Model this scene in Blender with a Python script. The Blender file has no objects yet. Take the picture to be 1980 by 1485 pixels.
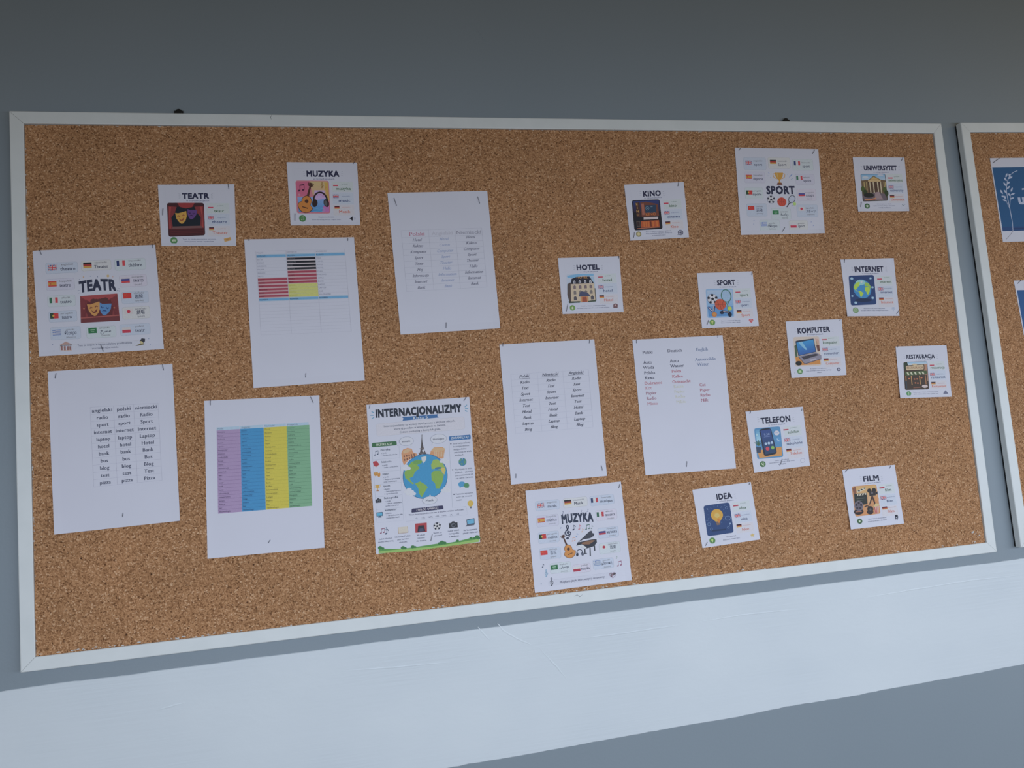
import bpy, bmesh, math, random
from mathutils import Vector, Matrix, noise

# ------------------------------------------------------------------ camera
EYE = 1.55                      # eye height, m
CX, CZ, CN = 0.63504, -0.70337, 1.47823      # camera, relative to the board's top-left corner
FWD = Vector((0.19673, 0.97699, 0.08236)).normalized()
UP = Vector((0.05918, -0.09568, 0.99365)).normalized()
RIGHT = FWD.cross(UP).normalized(); UP = RIGHT.cross(FWD).normalized()
Z0 = EYE - CZ                   # height of the board's top edge
CAM = Vector((CX, -CN, EYE))
F = 1400.0
scene = bpy.context.scene
col = scene.collection
cd = bpy.data.cameras.new('camera'); cam = bpy.data.objects.new('camera', cd); col.objects.link(cam)
cd.sensor_width = 36.0; cd.lens = F / 1980 * 36.0; cd.clip_start = 0.05
cam.matrix_world = Matrix(((RIGHT.x, UP.x, -FWD.x, CAM.x), (RIGHT.y, UP.y, -FWD.y, CAM.y), (RIGHT.z, UP.z, -FWD.z, CAM.z), (0, 0, 0, 1)))
scene.camera = cam

# ------------------------------------------------------------------ light
w = bpy.data.worlds.new('world'); scene.world = w; w.use_nodes = True
bg = w.node_tree.nodes['Background']
bg.inputs['Color'].default_value = (1.0, 0.87, 0.64, 1); bg.inputs['Strength'].default_value = 0.100
def area(name, loc, target, sx, sy, power, color):
    l = bpy.data.lights.new(name, 'AREA'); l.shape = 'RECTANGLE'; l.size = sx; l.size_y = sy
    l.energy = power; l.color = color
    o = bpy.data.objects.new(name, l); col.objects.link(o); o.location = loc
    o.rotation_euler = (Vector(target) - Vector(loc)).to_track_quat('-Z', 'Y').to_euler()
    return o
area('window_daylight', (2.3, -1.75, 1.45), (2.3, -1.75 + math.cos(math.radians(46)), 1.45 - math.sin(math.radians(46))), 6.0, 0.6, 75, (0.69, 0.82, 1.0))
area('warm_room_bounce', (4.3, -1.6, 2.9), (2.6, 0.0, 2.6), 1.4, 0.8, 4.0, (1.0, 0.76, 0.36))
scene.view_settings.view_transform = 'Standard'; scene.view_settings.look = 'None'
scene.view_settings.gamma = 1.0; scene.view_settings.use_curve_mapping = False
scene.view_settings.exposure = 0.0

# ------------------------------------------------------------------ helpers
def lin(c):
    return tuple(((v / 255) / 12.92) if v / 255 <= 0.04045 else (((v / 255) + 0.055) / 1.055) ** 2.4 for v in c)
def at(px, py, n=0.0):
    """measured point -> point on the plane n metres in front of the board's face (x, n, z)"""
    d = RIGHT * ((px - 990) / F) + UP * (-(py - 742.5) / F) + FWD
    k = (-n - CAM.y) / d.y
    return CAM + d * k
def tag(o, label=None, cat=None, group=None, kind=None):
    if label: o['label'] = label
    if cat: o['category'] = cat
    if group: o['group'] = group
    if kind: o['kind'] = kind
    return o
def link_mesh(name, verts, faces, mat, parent=None, origin=None, cols=None, smooth=False):
    org = Vector(origin) if origin is not None else Vector((0, 0, 0))
    me = bpy.data.meshes.new(name)
    me.from_pydata([tuple(Vector(v) - org) for v in verts], [], faces)
    if cols:
        a = me.color_attributes.new('ink', 'FLOAT_COLOR', 'CORNER')
        buf = []
        for f, c in zip(faces, cols):
            buf += [c[0], c[1], c[2], 1.0] * len(f)
        a.data.foreach_set('color', buf)
    if smooth:
        for p in me.polygons: p.use_smooth = True
    me.materials.append(mat); me.update()
    o = bpy.data.objects.new(name, me); col.objects.link(o)
    if parent: o.parent = parent
    elif origin is not None: o.location = org
    return o
def empty(name, loc):
    o = bpy.data.objects.new(name, None); col.objects.link(o); o.location = loc; o.empty_display_size = 0.05
    return o
def nodes(name):
    m = bpy.data.materials.new(name); m.use_nodes = True
    nt = m.node_tree; return m, nt, nt.nodes['Principled BSDF']
def N(nt, t, **kw):
    n = nt.nodes.new(t)
    for k, v in kw.items():
        if k in n.inputs: n.inputs[k].default_value = v
        else: setattr(n, k, v)
    return n
def ramp(nt, stops):
    r = nt.nodes.new('ShaderNodeValToRGB'); e = r.color_ramp.elements
    while len(e) < len(stops): e.new(0.5)
    for el, (p, c) in zip(e, stops): el.position = p; el.color = (*c, 1)
    return r
def coords(nt, scale=(1, 1, 1)):
    g = N(nt, 'ShaderNodeNewGeometry'); mp = N(nt, 'ShaderNodeMapping'); mp.inputs['Scale'].default_value = scale
    nt.links.new(g.outputs['Position'], mp.inputs['Vector']); return mp.outputs['Vector']
def bump(nt, b, h, strength, dist):
    n = N(nt, 'ShaderNodeBump'); n.inputs['Strength'].default_value = strength; n.inputs['Distance'].default_value = dist
    nt.links.new(h, n.inputs['Height']); nt.links.new(n.outputs['Normal'], b.inputs['Normal'])

# wall paint
M_wall, nt, b = nodes('grey_blue_wall_paint')
v = coords(nt)
n1 = N(nt, 'ShaderNodeTexNoise', Scale=1.6, Detail=5.0); nt.links.new(v, n1.inputs['Vector'])
r = ramp(nt, [(0.3, (0.262, 0.300, 0.330)), (0.7, (0.282, 0.320, 0.350))]); nt.links.new(n1.outputs['Fac'], r.inputs['Fac'])
nt.links.new(r.outputs['Color'], b.inputs['Base Color']); b.inputs['Roughness'].default_value = 0.5
n2 = N(nt, 'ShaderNodeTexNoise', Scale=160.0, Detail=4.0); nt.links.new(v, n2.inputs['Vector'])
bump(nt, b, n2.outputs['Fac'], 0.12, 0.002)
# white gloss band, brushed and rolled
M_band, nt, b = nodes('white_gloss_band_paint')
v1 = coords(nt, (7, 7, 170)); v2 = coords(nt, (1, 1, 1.6))
a1 = N(nt, 'ShaderNodeTexNoise', Scale=1.0, Detail=6.0); nt.links.new(v1, a1.inputs['Vector'])
a2 = N(nt, 'ShaderNodeTexNoise', Scale=3.2, Detail=3.0); nt.links.new(v2, a2.inputs['Vector'])
a3 = N(nt, 'ShaderNodeTexNoise', Scale=48.0, Detail=5.0); nt.links.new(v2, a3.inputs['Vector'])
r2 = ramp(nt, [(0.42, (0, 0, 0)), (0.62, (1, 1, 1))]); nt.links.new(a2.outputs['Fac'], r2.inputs['Fac'])
mx = N(nt, 'ShaderNodeMix'); mx.data_type = 'FLOAT'
nt.links.new(r2.outputs['Color'], mx.inputs[0]); nt.links.new(a1.outputs['Fac'], mx.inputs[2]); nt.links.new(a3.outputs['Fac'], mx.inputs[3])
bump(nt, b, mx.outputs[0], 0.32, 0.0016)
rc = ramp(nt, [(0.3, (0.70, 0.73, 0.755)), (0.7, (0.76, 0.785, 0.80))]); nt.links.new(a2.outputs['Fac'], rc.inputs['Fac'])
nt.links.new(rc.outputs['Color'], b.inputs['Base Color']); b.inputs['Roughness'].default_value = 0.38
# white frame
M_frame, nt, b = nodes('white_painted_frame')
v = coords(nt); n1 = N(nt, 'ShaderNodeTexNoise', Scale=22.0, Detail=6.0); nt.links.new(v, n1.inputs['Vector'])
r = ramp(nt, [(0.25, (0.755, 0.765, 0.745)), (0.6, (0.80, 0.805, 0.785))]); nt.links.new(n1.outputs['Fac'], r.inputs['Fac'])
nt.links.new(r.outputs['Color'], b.inputs['Base Color']); b.inputs['Roughness'].default_value = 0.42
bump(nt, b, n1.outputs['Fac'], 0.12, 0.001)
# cork
M_cork, nt, b = nodes('cork')
v = coords(nt)
w0 = N(nt, 'ShaderNodeTexNoise', Scale=210.0, Detail=2.0); nt.links.new(v, w0.inputs['Vector'])
va = N(nt, 'ShaderNodeVectorMath'); va.operation = 'MULTIPLY_ADD'; va.inputs[1].default_value = (0.004,) * 3
nt.links.new(w0.outputs['Color'], va.inputs[0]); nt.links.new(v, va.inputs[2])
vo = N(nt, 'ShaderNodeTexVoronoi', Scale=470.0); nt.links.new(va.outputs[0], vo.inputs['Vector'])
sp = N(nt, 'ShaderNodeSeparateColor'); nt.links.new(vo.outputs['Color'], sp.inputs[0])
r = ramp(nt, [(0.0, (0.155, 0.063, 0.022)), (0.10, (0.30, 0.136, 0.056)), (0.5, (0.455, 0.225, 0.102)), (0.9, (0.59, 0.31, 0.152)), (1.0, (0.76, 0.48, 0.29))])
nt.links.new(sp.outputs[0], r.inputs['Fac'])
big = N(nt, 'ShaderNodeTexNoise', Scale=9.0, Detail=4.0); nt.links.new(v, big.inputs['Vector'])
rb = ramp(nt, [(0.3, (0.93, 0.92, 0.90)), (0.7, (1.06, 1.03, 1.0))]); nt.links.new(big.outputs['Fac'], rb.inputs['Fac'])
m1 = N(nt, 'ShaderNodeMix'); m1.data_type = 'RGBA'; m1.blend_type = 'MULTIPLY'; m1.inputs[0].default_value = 1.0
nt.links.new(r.outputs['Color'], m1.inputs[6]); nt.links.new(rb.outputs['Color'], m1.inputs[7])
ho = N(nt, 'ShaderNodeTexVoronoi', Scale=42.0); nt.links.new(va.outputs[0], ho.inputs['Vector'])
rh = ramp(nt, [(0.045, (0.30, 0.25, 0.22)), (0.085, (1, 1, 1))]); nt.links.new(ho.outputs['Distance'], rh.inputs['Fac'])
m2 = N(nt, 'ShaderNodeMix'); m2.data_type = 'RGBA'; m2.blend_type = 'MULTIPLY'; m2.inputs[0].default_value = 1.0
nt.links.new(m1.outputs[2], m2.inputs[6]); nt.links.new(rh.outputs['Color'], m2.inputs[7])
nt.links.new(m2.outputs[2], b.inputs['Base Color']); b.inputs['Roughness'].default_value = 0.9
bump(nt, b, vo.outputs['Distance'], 0.5, 0.0012)
def simple(name, c, rough, metal=0.0, nscale=60.0, amt=0.06):
    m, nt, b = nodes(name)
    v = coords(nt); n1 = N(nt, 'ShaderNodeTexNoise', Scale=nscale, Detail=3.0); nt.links.new(v, n1.inputs['Vector'])
    r = ramp(nt, [(0.3, tuple(x * (1 - amt) for x in c)), (0.7, tuple(min(1, x * (1 + amt)) for x in c))])
    nt.links.new(n1.outputs['Fac'], r.inputs['Fac']); nt.links.new(r.outputs['Color'], b.inputs['Base Color'])
    b.inputs['Roughness'].default_value = rough; b.inputs['Metallic'].default_value = metal
    return m
M_paper = simple('white_office_paper', (0.75, 0.72, 0.79), 0.62, 0, 12.0, 0.012)
M_black = simple('black_plastic_and_gap_shade', (0.006, 0.006, 0.007), 0.5)  # plastic of the mounts, also the painted shade in the gap behind the boards
M_backing = simple('dark_hardboard', (0.05, 0.045, 0.04), 0.8)
M_steel = simple('dark_staple_wire', (0.10, 0.105, 0.13), 0.5, 0.3)
M_fleck = simple('old_white_paint', (0.66, 0.63, 0.60), 0.7)
M_ink, nt, b = nodes('printer_ink')
ca = N(nt, 'ShaderNodeVertexColor', layer_name='ink'); n1 = N(nt, 'ShaderNodeTexNoise', Scale=700.0, Detail=2.0)
nt.links.new(coords(nt), n1.inputs['Vector'])
r = ramp(nt, [(0.3, (0.95, 0.95, 0.95)), (0.7, (1.04, 1.04, 1.04))]); nt.links.new(n1.outputs['Fac'], r.inputs['Fac'])
m1 = N(nt, 'ShaderNodeMix'); m1.data_type = 'RGBA'; m1.blend_type = 'MULTIPLY'; m1.inputs[0].default_value = 1.0
nt.links.new(ca.outputs['Color'], m1.inputs[6]); nt.links.new(r.outputs['Color'], m1.inputs[7])
nt.links.new(m1.outputs[2], b.inputs['Base Color']); b.inputs['Roughness'].default_value = 0.58

# ------------------------------------------------------------------ setting
WALL = -0.020                     # the wall lies 2 cm behind the board's face
def box(x0, x1, n0, n1, z0, z1):
    vs = [Vector((x, -n, z + Z0)) for x in (x0, x1) for n in (n0, n1) for z in (z0, z1)]
    fs = [(0, 1, 3, 2), (4, 6, 7, 5), (0, 4, 5, 1), (2, 3, 7, 6), (0, 2, 6, 4), (1, 5, 7, 3)]
    return vs, fs
vs, fs = box(-2.6, 5.6, WALL - 0.12, WALL, -Z0, 1.1)
tag(link_mesh('wall_back', vs, fs, M_wall), 'grey blue painted classroom wall behind the cork boards', kind='structure')
# painted band: 1.5 mm thick paint build-up with slightly wandering edges
random.seed(4)
X0, X1 = -2.6, 5.6; nb = 820; bv = []; bf = []
for i in range(nb + 1):
    x = X0 + (X1 - X0) * i / nb
    zt = -1.0735 + 0.0022 * x + 0.0016 * noise.noise(Vector((x * 9, 0, 0))) + 0.0008 * noise.noise(Vector((x * 60, 3, 0)))
    zb = -1.3435 + 0.0150 * x + 0.0020 * noise.noise(Vector((x * 7, 9, 0))) + 0.0010 * noise.noise(Vector((x * 50, 5, 0)))
    for (z, n) in ((zt, WALL), (zt - 0.001, WALL + 0.0012), (zb + 0.001, WALL + 0.0012), (zb, WALL)):
        bv.append(Vector((x, -n, z + Z0)))
for i in range(nb):
    for k in range(3):
        a = i * 4 + k; bf.append((a, a + 4, a + 5, a + 1))
band = tag(link_mesh('trim_1', bv, bf, M_band), 'wide white glossy painted band across the wall below the boards', kind='structure')
def ridge(name, pts, wdt, hgt, mat, parent, n0=WALL + 0.0012):
    """a soft raised line lying on the wall: pts are measured image points"""
    P = [at(x, y, n0) for x, y in pts]; Q = []
    for i in range(len(P) - 1):
        for t in range(6): Q.append(P[i].lerp(P[i + 1], t / 6))
    Q.append(P[-1]); vs = []; fs = []
    for i, p in enumerate(Q):
        d = (Q[min(i + 1, len(Q) - 1)] - Q[max(i - 1, 0)]).normalized(); s = Vector((-d.z, 0, d.x))
        e = min(1.0, i / 5, (len(Q) - 1 - i) / 5); ww = wdt * (0.25 + 0.75 * e)
        j = 0.25 * ww * noise.noise(p * 90)
        for k, hh in ((-1, 0), (-0.4, 1), (0.4, 1), (1, 0)):
            vs.append(p + s * (ww * k / 2 + j) + Vector((0, -1, 0)) * (hgt * hh * e + 0.00005))
    for i in range(len(Q) - 1):
        for k in range(3): a = i * 4 + k; fs.append((a, a + 4, a + 5, a + 1))
    return link_mesh(name, vs, fs, mat, parent, smooth=True)
for pts in ([(924, 1212), (935, 1226), (950, 1240)], [(962, 1205), (972, 1218), (985, 1227), (1010, 1240), (1030, 1248)],
            [(1110, 1236), (1180, 1228), (1260, 1216), (1320, 1208)], [(660, 1298), (760, 1290), (905, 1278)],
            [(1350, 1203), (1450, 1187), (1560, 1177)], [(1660, 1158), (1780, 1138), (1880, 1122), (1978, 1112)],
            [(300, 1374), (330, 1366), (360, 1358)], [(1040, 1250), (1075, 1288), (1100, 1318)]):
    ridge('paint_ridge', pts, 0.0035, 0.0004, M_band, band)
for pts in ([(917, 50), (935, 76), (952, 92)], [(1860, 1395), (1900, 1404)], [(1510, 1415), (1545, 1433)]):
    ridge('wall_scratch', pts, 0.0011, 0.0003, M_wall, bpy.data.objects['wall_back'], WALL)

# ------------------------------------------------------------------ the two boards
BW, BH = 2.058, 1.042
def board(x, z, rot, label, bw=BW, marks=True):
    org = Vector((x, 0, z + Z0))
    def W(a, n, c):        # a right, c up (board frame), n towards the room
        ca_, sa = math.cos(rot), math.sin(rot)
        return Vector((org.x + a * ca_ - c * sa, -n, org.z + a * sa + c * ca_))
    root = empty('cork_board', org); tag(root, label, 'board', 'white framed cork boards on the wall')
    fw = 0.0245; dep = -0.0145
    cn = [(0, 0), (bw, 0), (bw, -BH), (0, -BH)]; sg = [(1, -1), (-1, -1), (-1, 1), (1, 1)]
    for i in range(4):
        j = (i + 1) % 4; vs = []; fs = []
        prof = [(0.0, dep), (0.0, -0.0018), (0.0006, -0.0005), (0.0018, 0.0), (fw - 0.0012, 0.0), (fw, -0.0008), (fw, -0.008)]
        for t in range(41):
            for (o_, n) in prof:
                a = Vector((cn[i][0] + sg[i][0] * o_, cn[i][1] + sg[i][1] * o_)); b_ = Vector((cn[j][0] + sg[j][0] * o_, cn[j][1] + sg[j][1] * o_))
                g = (b_ - a).normalized() * 0.00025
                p = (a + g).lerp(b_ - g, t / 40)
                vs.append(W(p.x, n, p.y))
        L = len(prof)
        for t in range(40):
            for k in range(L - 1):
                fs.append((t * L + k, t * L + k + 1, t * L + L + k + 1, t * L + L + k))
            fs.append((t * L + L - 1, t * L, t * L + L, t * L + 2 * L - 1))
        fs.append(tuple(range(L))); fs.append(tuple(range(40 * L, 41 * L))[::-1])
        link_mesh('frame_rail', vs, fs, M_frame, root, org)
    def slab(name, a0, a1, c0, c1, n0, n1, mat):
        vs = [W(a, n, c) for a in (a0, a1) for n in (n0, n1) for c in (c0, c1)]
        fs = [(0, 1, 3, 2), (4, 6, 7, 5), (0, 4, 5, 1), (2, 3, 7, 6), (0, 2, 6, 4), (1, 5, 7, 3)]
        return link_mesh(name, vs, fs, mat, root, org)
    slab('cork_panel', fw + 0.0006, bw - fw - 0.0022, -fw - 0.0014, -BH + fw + 0.0002, -0.0074, -0.0032, M_cork)
    slab('backing_board', 0.002, bw - 0.002, -0.002, -BH + 0.002, -0.0140, -0.0082, M_backing)
    slab('gap_shade_slab', 0.0012, bw - 0.0012, -0.0012, -BH + 0.0012, -0.0196, -0.0141, M_black)  # black slab added behind the frame to darken the shaded gap at the wall
    # flecks of old paint where the frame was painted over the cork
    random.seed(int(x * 10) + 5); vs = []; fs = []
    def fleck(a, c, r, s=1.0):
        k = random.randint(5, 7); b0 = len(vs); ph = random.random() * 6
        for q in range(k):
            t = ph + q * 2 * math.pi / k; rr = r * random.uniform(0.5, 1.3)
            vs.append(W(a + rr * math.cos(t) * s, -0.00295, c + rr * math.sin(t) / s))
        fs.append(tuple(range(b0, b0 + k)))
    for _ in range(110): fleck(random.choice([random.uniform(.03, 1.2), random.uniform(.03, bw - .03)]), -BH + fw + random.uniform(.001, .0045), random.uniform(.0008, .0023), 1.6)
    for _ in range(60): fleck(fw + random.uniform(.001, .0024), random.uniform(-BH + .05, -.05), random.uniform(.0007, .0014), 0.6)
    for _ in range(60): fleck(random.uniform(.04, bw - .04), -fw - random.uniform(.002, .0035), random.uniform(.0007, .0016), 2.0)
    for _ in range(6): fleck(bw - .05 + random.uniform(-.012, .012), -BH + fw + .022 + random.uniform(-.006, .006), random.uniform(.001, .0026), 0.9)
    tag(link_mesh('paint_flecks', vs, fs, M_fleck, root, org), kind='stuff')
    # black plastic mounts showing over the top rail
    for a, dz in ((0.299, 0.0095), (1.646, 0.0092)):
        if a > bw: continue
        vs = []; fs = []; nn = 20
        for n_, r_ in ((WALL, .0058), (-0.0150, .0062), (-0.0138, .0050)):
            for q in range(nn):
                t = q * 2 * math.pi / nn; vs.append(W(a + r_ * math.cos(t), n_, dz + r_ * math.sin(t)))
        for s_ in range(2):
            for q in range(nn): fs.append((s_ * nn + q, s_ * nn + (q + 1) % nn, (s_ + 1) * nn + (q + 1) % nn, (s_ + 1) * nn + q))
        fs.append(tuple(range(2 * nn, 3 * nn)))
        b0 = len(vs)
        for (u, c) in ((-.0085, 0.002), (.0085, 0.002), (.0085, -.004), (-.0085, -.004)): vs.append(W(a + u, -0.0146, dz + c))
        for (u, c) in ((-.0085, 0.002), (.0085, 0.002), (.0085, -.004), (-.0085, -.004)): vs.append(W(a + u, -0.0155, dz + c))
        fs += [(b0, b0 + 1, b0 + 2, b0 + 3), (b0 + 4, b0 + 7, b0 + 6, b0 + 5)] + [(b0 + q, b0 + 4 + q, b0 + 4 + (q + 1) % 4, b0 + (q + 1) % 4) for q in range(4)]
        link_mesh('wall_mount', vs, fs, M_black, root, org)
    return root
big = board(0, 0, 0.0, 'large white framed cork board covered with pinned word sheets and cards')
side = board(2.1135, 0.003, 0.0115, 'second cork board cut off at the right edge, with blue sheets')
for pts in ([(526, 221), (523, 227), (525, 231)], [(1110, 1153), (1116, 1150), (1121, 1154), (1127, 1149)]):
    ridge('scuff_mark', [p for p in pts], 0.0007, 0.0001, M_steel, big, 0.00005)
    o = [q for q in bpy.data.objects if q.name.startswith('scuff_mark')][-1]
    o.location = -Vector(big.location)

# ------------------------------------------------------------------ printing kit
_tc = bpy.data.curves.new('type', 'FONT'); _tc.resolution_u = 2
_to = bpy.data.objects.new('type', _tc); col.objects.link(_to)
_cache = {}
CAP = 0.682
STY = {'reg': (0, 0), 'bold': (.018, 0), 'bold2': (.029, 0), 'heavy': (.042, 0), 'black': (.050, 0), 'ita': (0, .3), 'serif': (0, 0), 'serifb': (.012, 0), 'serifi': (.018, .33), 'script': (.004, .38)}
def glyphs(s, style):
    k = (s, style)
    if k in _cache: return _cache[k]
    off, sh = STY[style]
    _tc.body = s; _tc.space_character = 1.0 if style.startswith('s') else 1.07
    bpy.context.view_layer.update()
    me = _to.to_mesh()
    vs = [[v.co.x, v.co.y] for v in me.vertices]; fs = [tuple(p.vertices) for p in me.polygons]
    _to.to_mesh_clear()
    if style.startswith('serif') or style == 'script':
        cnt = {}
        for f in fs:
            for i in range(len(f)):
                e = tuple(sorted((f[i], f[(i + 1) % len(f)]))); cnt[e] = cnt.get(e, 0) + 1
        for (a, b), c in list(cnt.items()):
            if c != 1: continue
            p, q = vs[a], vs[b]
            if abs(p[1] - q[1]) < .004 and .04 < abs(p[0] - q[0]) < .15:
                y = p[1]; th = .042
                if abs(y) < .02: y0, y1 = y, y + th
                elif abs(y - .449) < .03 or abs(y - .682) < .03 or abs(y - .70) < .03: y0, y1 = y - th, y
                else: continue
                m = (p[0] + q[0]) / 2; hw = abs(p[0] - q[0]) / 2 + .06
                b0 = len(vs); vs += [[m - hw, y0, .5], [m + hw, y0, .5], [m + hw, y1, .5], [m - hw, y1, .5]]; fs.append((b0, b0 + 1, b0 + 2, b0 + 3))
    if off:        # heavier type: the strokes struck several times, slightly shifted
        sh_ = ((-off, 0), (off, 0)) if off < .03 else ((-off, -off), (off, -off), (off, off), (-off, off), (0, 0))
        bv_, bf_ = vs, fs; vs = []; fs = []
        for kz, (dx, dy) in enumerate(sh_):
            b0 = len(vs); vs += [[v[0] + dx, v[1] + dy, kz + (v[2] if len(v) > 2 else 0)] for v in bv_]; fs += [tuple(b0 + i for i in f) for f in bf_]
    if sh:
        for v in vs: v[0] += v[1] * sh
    x0 = min(v[0] for v in vs); x1 = max(v[0] for v in vs)
    _cache[k] = ([(v[0] - x0, v[1], v[2] if len(v) > 2 else 0) for v in vs], fs, x1 - x0)
    return _cache[k]

class Sheet:
    def __init__(s, name, label, cat, crop, corners, white, group=None, curl=(0, 0, 0, 0), lift=0.0006, stand=0.0, edge=1.0):
        s.edge = edge
        """crop=(x0,y0,scale): measuring frame of the sheet; corners TL,TR,BR,BL in it"""
        s.x0, s.y0, s.sc = crop; s.c = [Vector(p) for p in corners]
        s.white = lin(white); s.curl = curl; s.lift = lift; s.stand = stand
        s.key = label.split('|')[0]
        ctr = s.W(*(sum(s.c, Vector((0, 0))) / 4), 0)
        s.org = Vector((ctr.x, 0, ctr.z))
        s.root = tag(empty(name, s.org), label, cat, group)
        # paper
        nx, ny = 16, 20; vs = []; fs = []
        for side in (0, 1):
            for j in range(ny + 1):
                for i in range(nx + 1):
                    u, v = i / nx, j / ny
                    p = s.Q(u, v); h = s.h(u, v) + s.cur(u, v)
                    P = s.W(p.x, p.y, None, h - (0.00012 if side else 0)); vs.append(P)
        M_ = (nx + 1) * (ny + 1)
        for j in range(ny):
            for i in range(nx):
                a = j * (nx + 1) + i; f = (a, a + nx + 1, a + nx + 2, a + 1)
                fs.append(f); fs.append(tuple(x + M_ for x in f[::-1]))
        rim = [i for i in range(nx + 1)] + [j * (nx + 1) + nx for j in range(1, ny + 1)] + [ny * (nx + 1) + i for i in range(nx - 1, -1, -1)] + [j * (nx + 1) for j in range(ny - 1, 0, -1)]
        for i in range(len(rim)):
            a, b_ = rim[i], rim[(i + 1) % len(rim)]; fs.append((a, b_, b_ + M_, a + M_))
        link_mesh('paper', vs, fs, M_paper, s.root, s.org)
        s.lvl = 0; s.V = []; s.Fc = []; s.C = []; s.name = None; s.par = None
    def Q(s, u, v):
        return s.c[0].lerp(s.c[1], u).lerp(s.c[3].lerp(s.c[2], u), v)
    def uv(s, x, y):
        u = v = 0.5; p = Vector((x, y))
        for _ in range(6):
            e = p - s.Q(u, v); du = s.hd(v) * (s.c[1] - s.c[0]).length; dv = s.vd(u) * (s.c[3] - s.c[0]).length
            det = du.x * dv.y - du.y * dv.x
            u += (e.x * dv.y - e.y * dv.x) / det; v += (du.x * e.y - du.y * e.x) / det
        return u, v
    def hd(s, v=0.5): return ((s.c[1] - s.c[0]).normalized() * (1 - v) + (s.c[2] - s.c[3]).normalized() * v).normalized()
    def vd(s, u=0.5): return ((s.c[3] - s.c[0]).normalized() * (1 - u) + (s.c[2] - s.c[1]).normalized() * u).normalized()
    def h(s, u, v): return -0.0032 + s.lift + s.stand * v
    def cur(s, u, v):
        r = 0
        for (a, b_), c in zip(((0, 0), (1, 0), (1, 1), (0, 1)), s.curl):
            if c:
                d = (abs(u - a) + abs(v - b_)) / 0.20
                if d < 1: r += c * (1 - d) ** 2
        ev = max(0, (v - .955) / .045); r += s.edge * (0.0007 * ev * ev + 0.0004 * max(0, (.04 - u) / .04) ** 2 + 0.0004 * max(0, (u - .96) / .04) ** 2)
        return r
    def W(s, x, y, layer=None, n=None):
        if n is None:
            n = 0 if layer is None else layer
        return at(s.x0 + x / s.sc, s.y0 + y / s.sc, n)
    # -- parts
    def part(s, name, parent=None, label=None, base=None):
        s.flush(); s.name = name; s.par = parent; s.lab = label; s.lvl = base if base is not None else (12 if name in ('flag', 'lettering', 'caption_lettering', 'word_lettering', 'table_lettering', 'word_column', 'heading_lettering', 'heading_banner', 'note_text') else 3); return s
    def flush(s):
        o = None
        if s.name and s.Fc:
            o = link_mesh(s.name, s.V, s.Fc, M_ink, s.par or s.root, s.org if not s.par else s.org, s.C)
            if s.lab: o['label'] = s.lab
        s.V = []; s.Fc = []; s.C = []; s.name = None; s.last = o; return o
    def ink(s, c):
        l = lin(c); r = [max(.006, a / w_ * f) for a, w_, f in zip(l, s.white, (.75, .72, .79))]
        m = max(r)
        if m > .78: r = [x * .78 / m for x in r]
        g = sum(r) / 3
        return tuple(x * .93 + g * .07 for x in r)
    def pv(s, x, y):
        u, v = s.uv(x, y)
        return s.W(x, y, None, s.h(u, v) + s.lvl * 1.2e-5)
    def poly(s, pts, c):
        s.lvl += 1; b0 = len(s.V)
        s.V += [s.pv(p[0], p[1]) for p in pts]; s.Fc.append(tuple(range(b0, b0 + len(pts)))); s.C.append(s.ink(c))
    def line(s, pts, wd, c, closed=False):
        s.lvl += 1; P = [Vector(p[:2]) for p in pts]; n = len(P); b0 = len(s.V); cc = s.ink(c)
        for i in range(n):
            a = P[(i - 1) % n] if (closed or i) else P[i]; b_ = P[(i + 1) % n] if (closed or i < n - 1) else P[i]
            d = b_ - a
            if d.length < 1e-6: d = Vector((1, 0))
            d.normalize(); q = Vector((-d.y, d.x)) * wd / 2
            s.V += [s.pv(*(P[i] + q)), s.pv(*(P[i] - q))]
        for i in range(n if closed else n - 1):
            a = b0 + 2 * i; b_ = b0 + 2 * ((i + 1) % n); s.Fc.append((a, a + 1, b_ + 1, b_)); s.C.append(cc)
    def frame(s, cx, cy):
        """sheet-aligned local axes at a crop point"""
        u, v = s.uv(cx, cy); return Vector((cx, cy)), s.hd(v), s.vd(u)
    def loc(s, cx, cy, k=1.0, rot=0.0):
        o, hx, vy = s.frame(cx, cy); ca_, sa = math.cos(rot), math.sin(rot)
        return lambda a, b_: o + hx * (k * (a * ca_ - b_ * sa)) + vy * (k * (a * sa + b_ * ca_))
    def rr(s, cx, cy, w_, h_, r, c, outline=None, lw=1.5):
        m = s.loc(cx, cy); pts = []
        for (sx, sy, a0) in ((1, -1, -90), (1, 1, 0), (-1, 1, 90), (-1, -1, 180)):
            for t in range(5):
                a = math.radians(a0 + t * 22.5); pts.append(m(sx * (w_ / 2 - r) + r * math.cos(a), sy * (h_ / 2 - r) + r * math.sin(a)))
        if c: s.poly(pts, c)
        if outline: s.line(pts, lw, outline, True)
        return pts
    def rquad(s, q, r, c):
        q = [Vector(p) for p in q]; pts = []
        for i in range(4):
            p = q[i]; a = (q[i - 1] - p).normalized() * r; b_ = (q[(i + 1) % 4] - p).normalized() * r
            for t in range(5):
                t /= 4; pts.append(p + a * (1 - t) ** 2 + b_ * t ** 2)
        s.poly(pts, c); return pts
    def grad(s, q, c0, c1, n=8):
        """vertical blend in bands across quad q (TL,TR,BR,BL)"""
        q = [Vector(p) for p in q]
        for i in range(n):
            a, b_ = i / n, (i + 1) / n; t = (i + .5) / n
            s.poly([q[0].lerp(q[3], a), q[1].lerp(q[2], a), q[1].lerp(q[2], b_), q[0].lerp(q[3], b_)], tuple(x * (1 - t) + y * t for x, y in zip(c0, c1)))
            s.lvl -= 1
        s.lvl += 1
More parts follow.
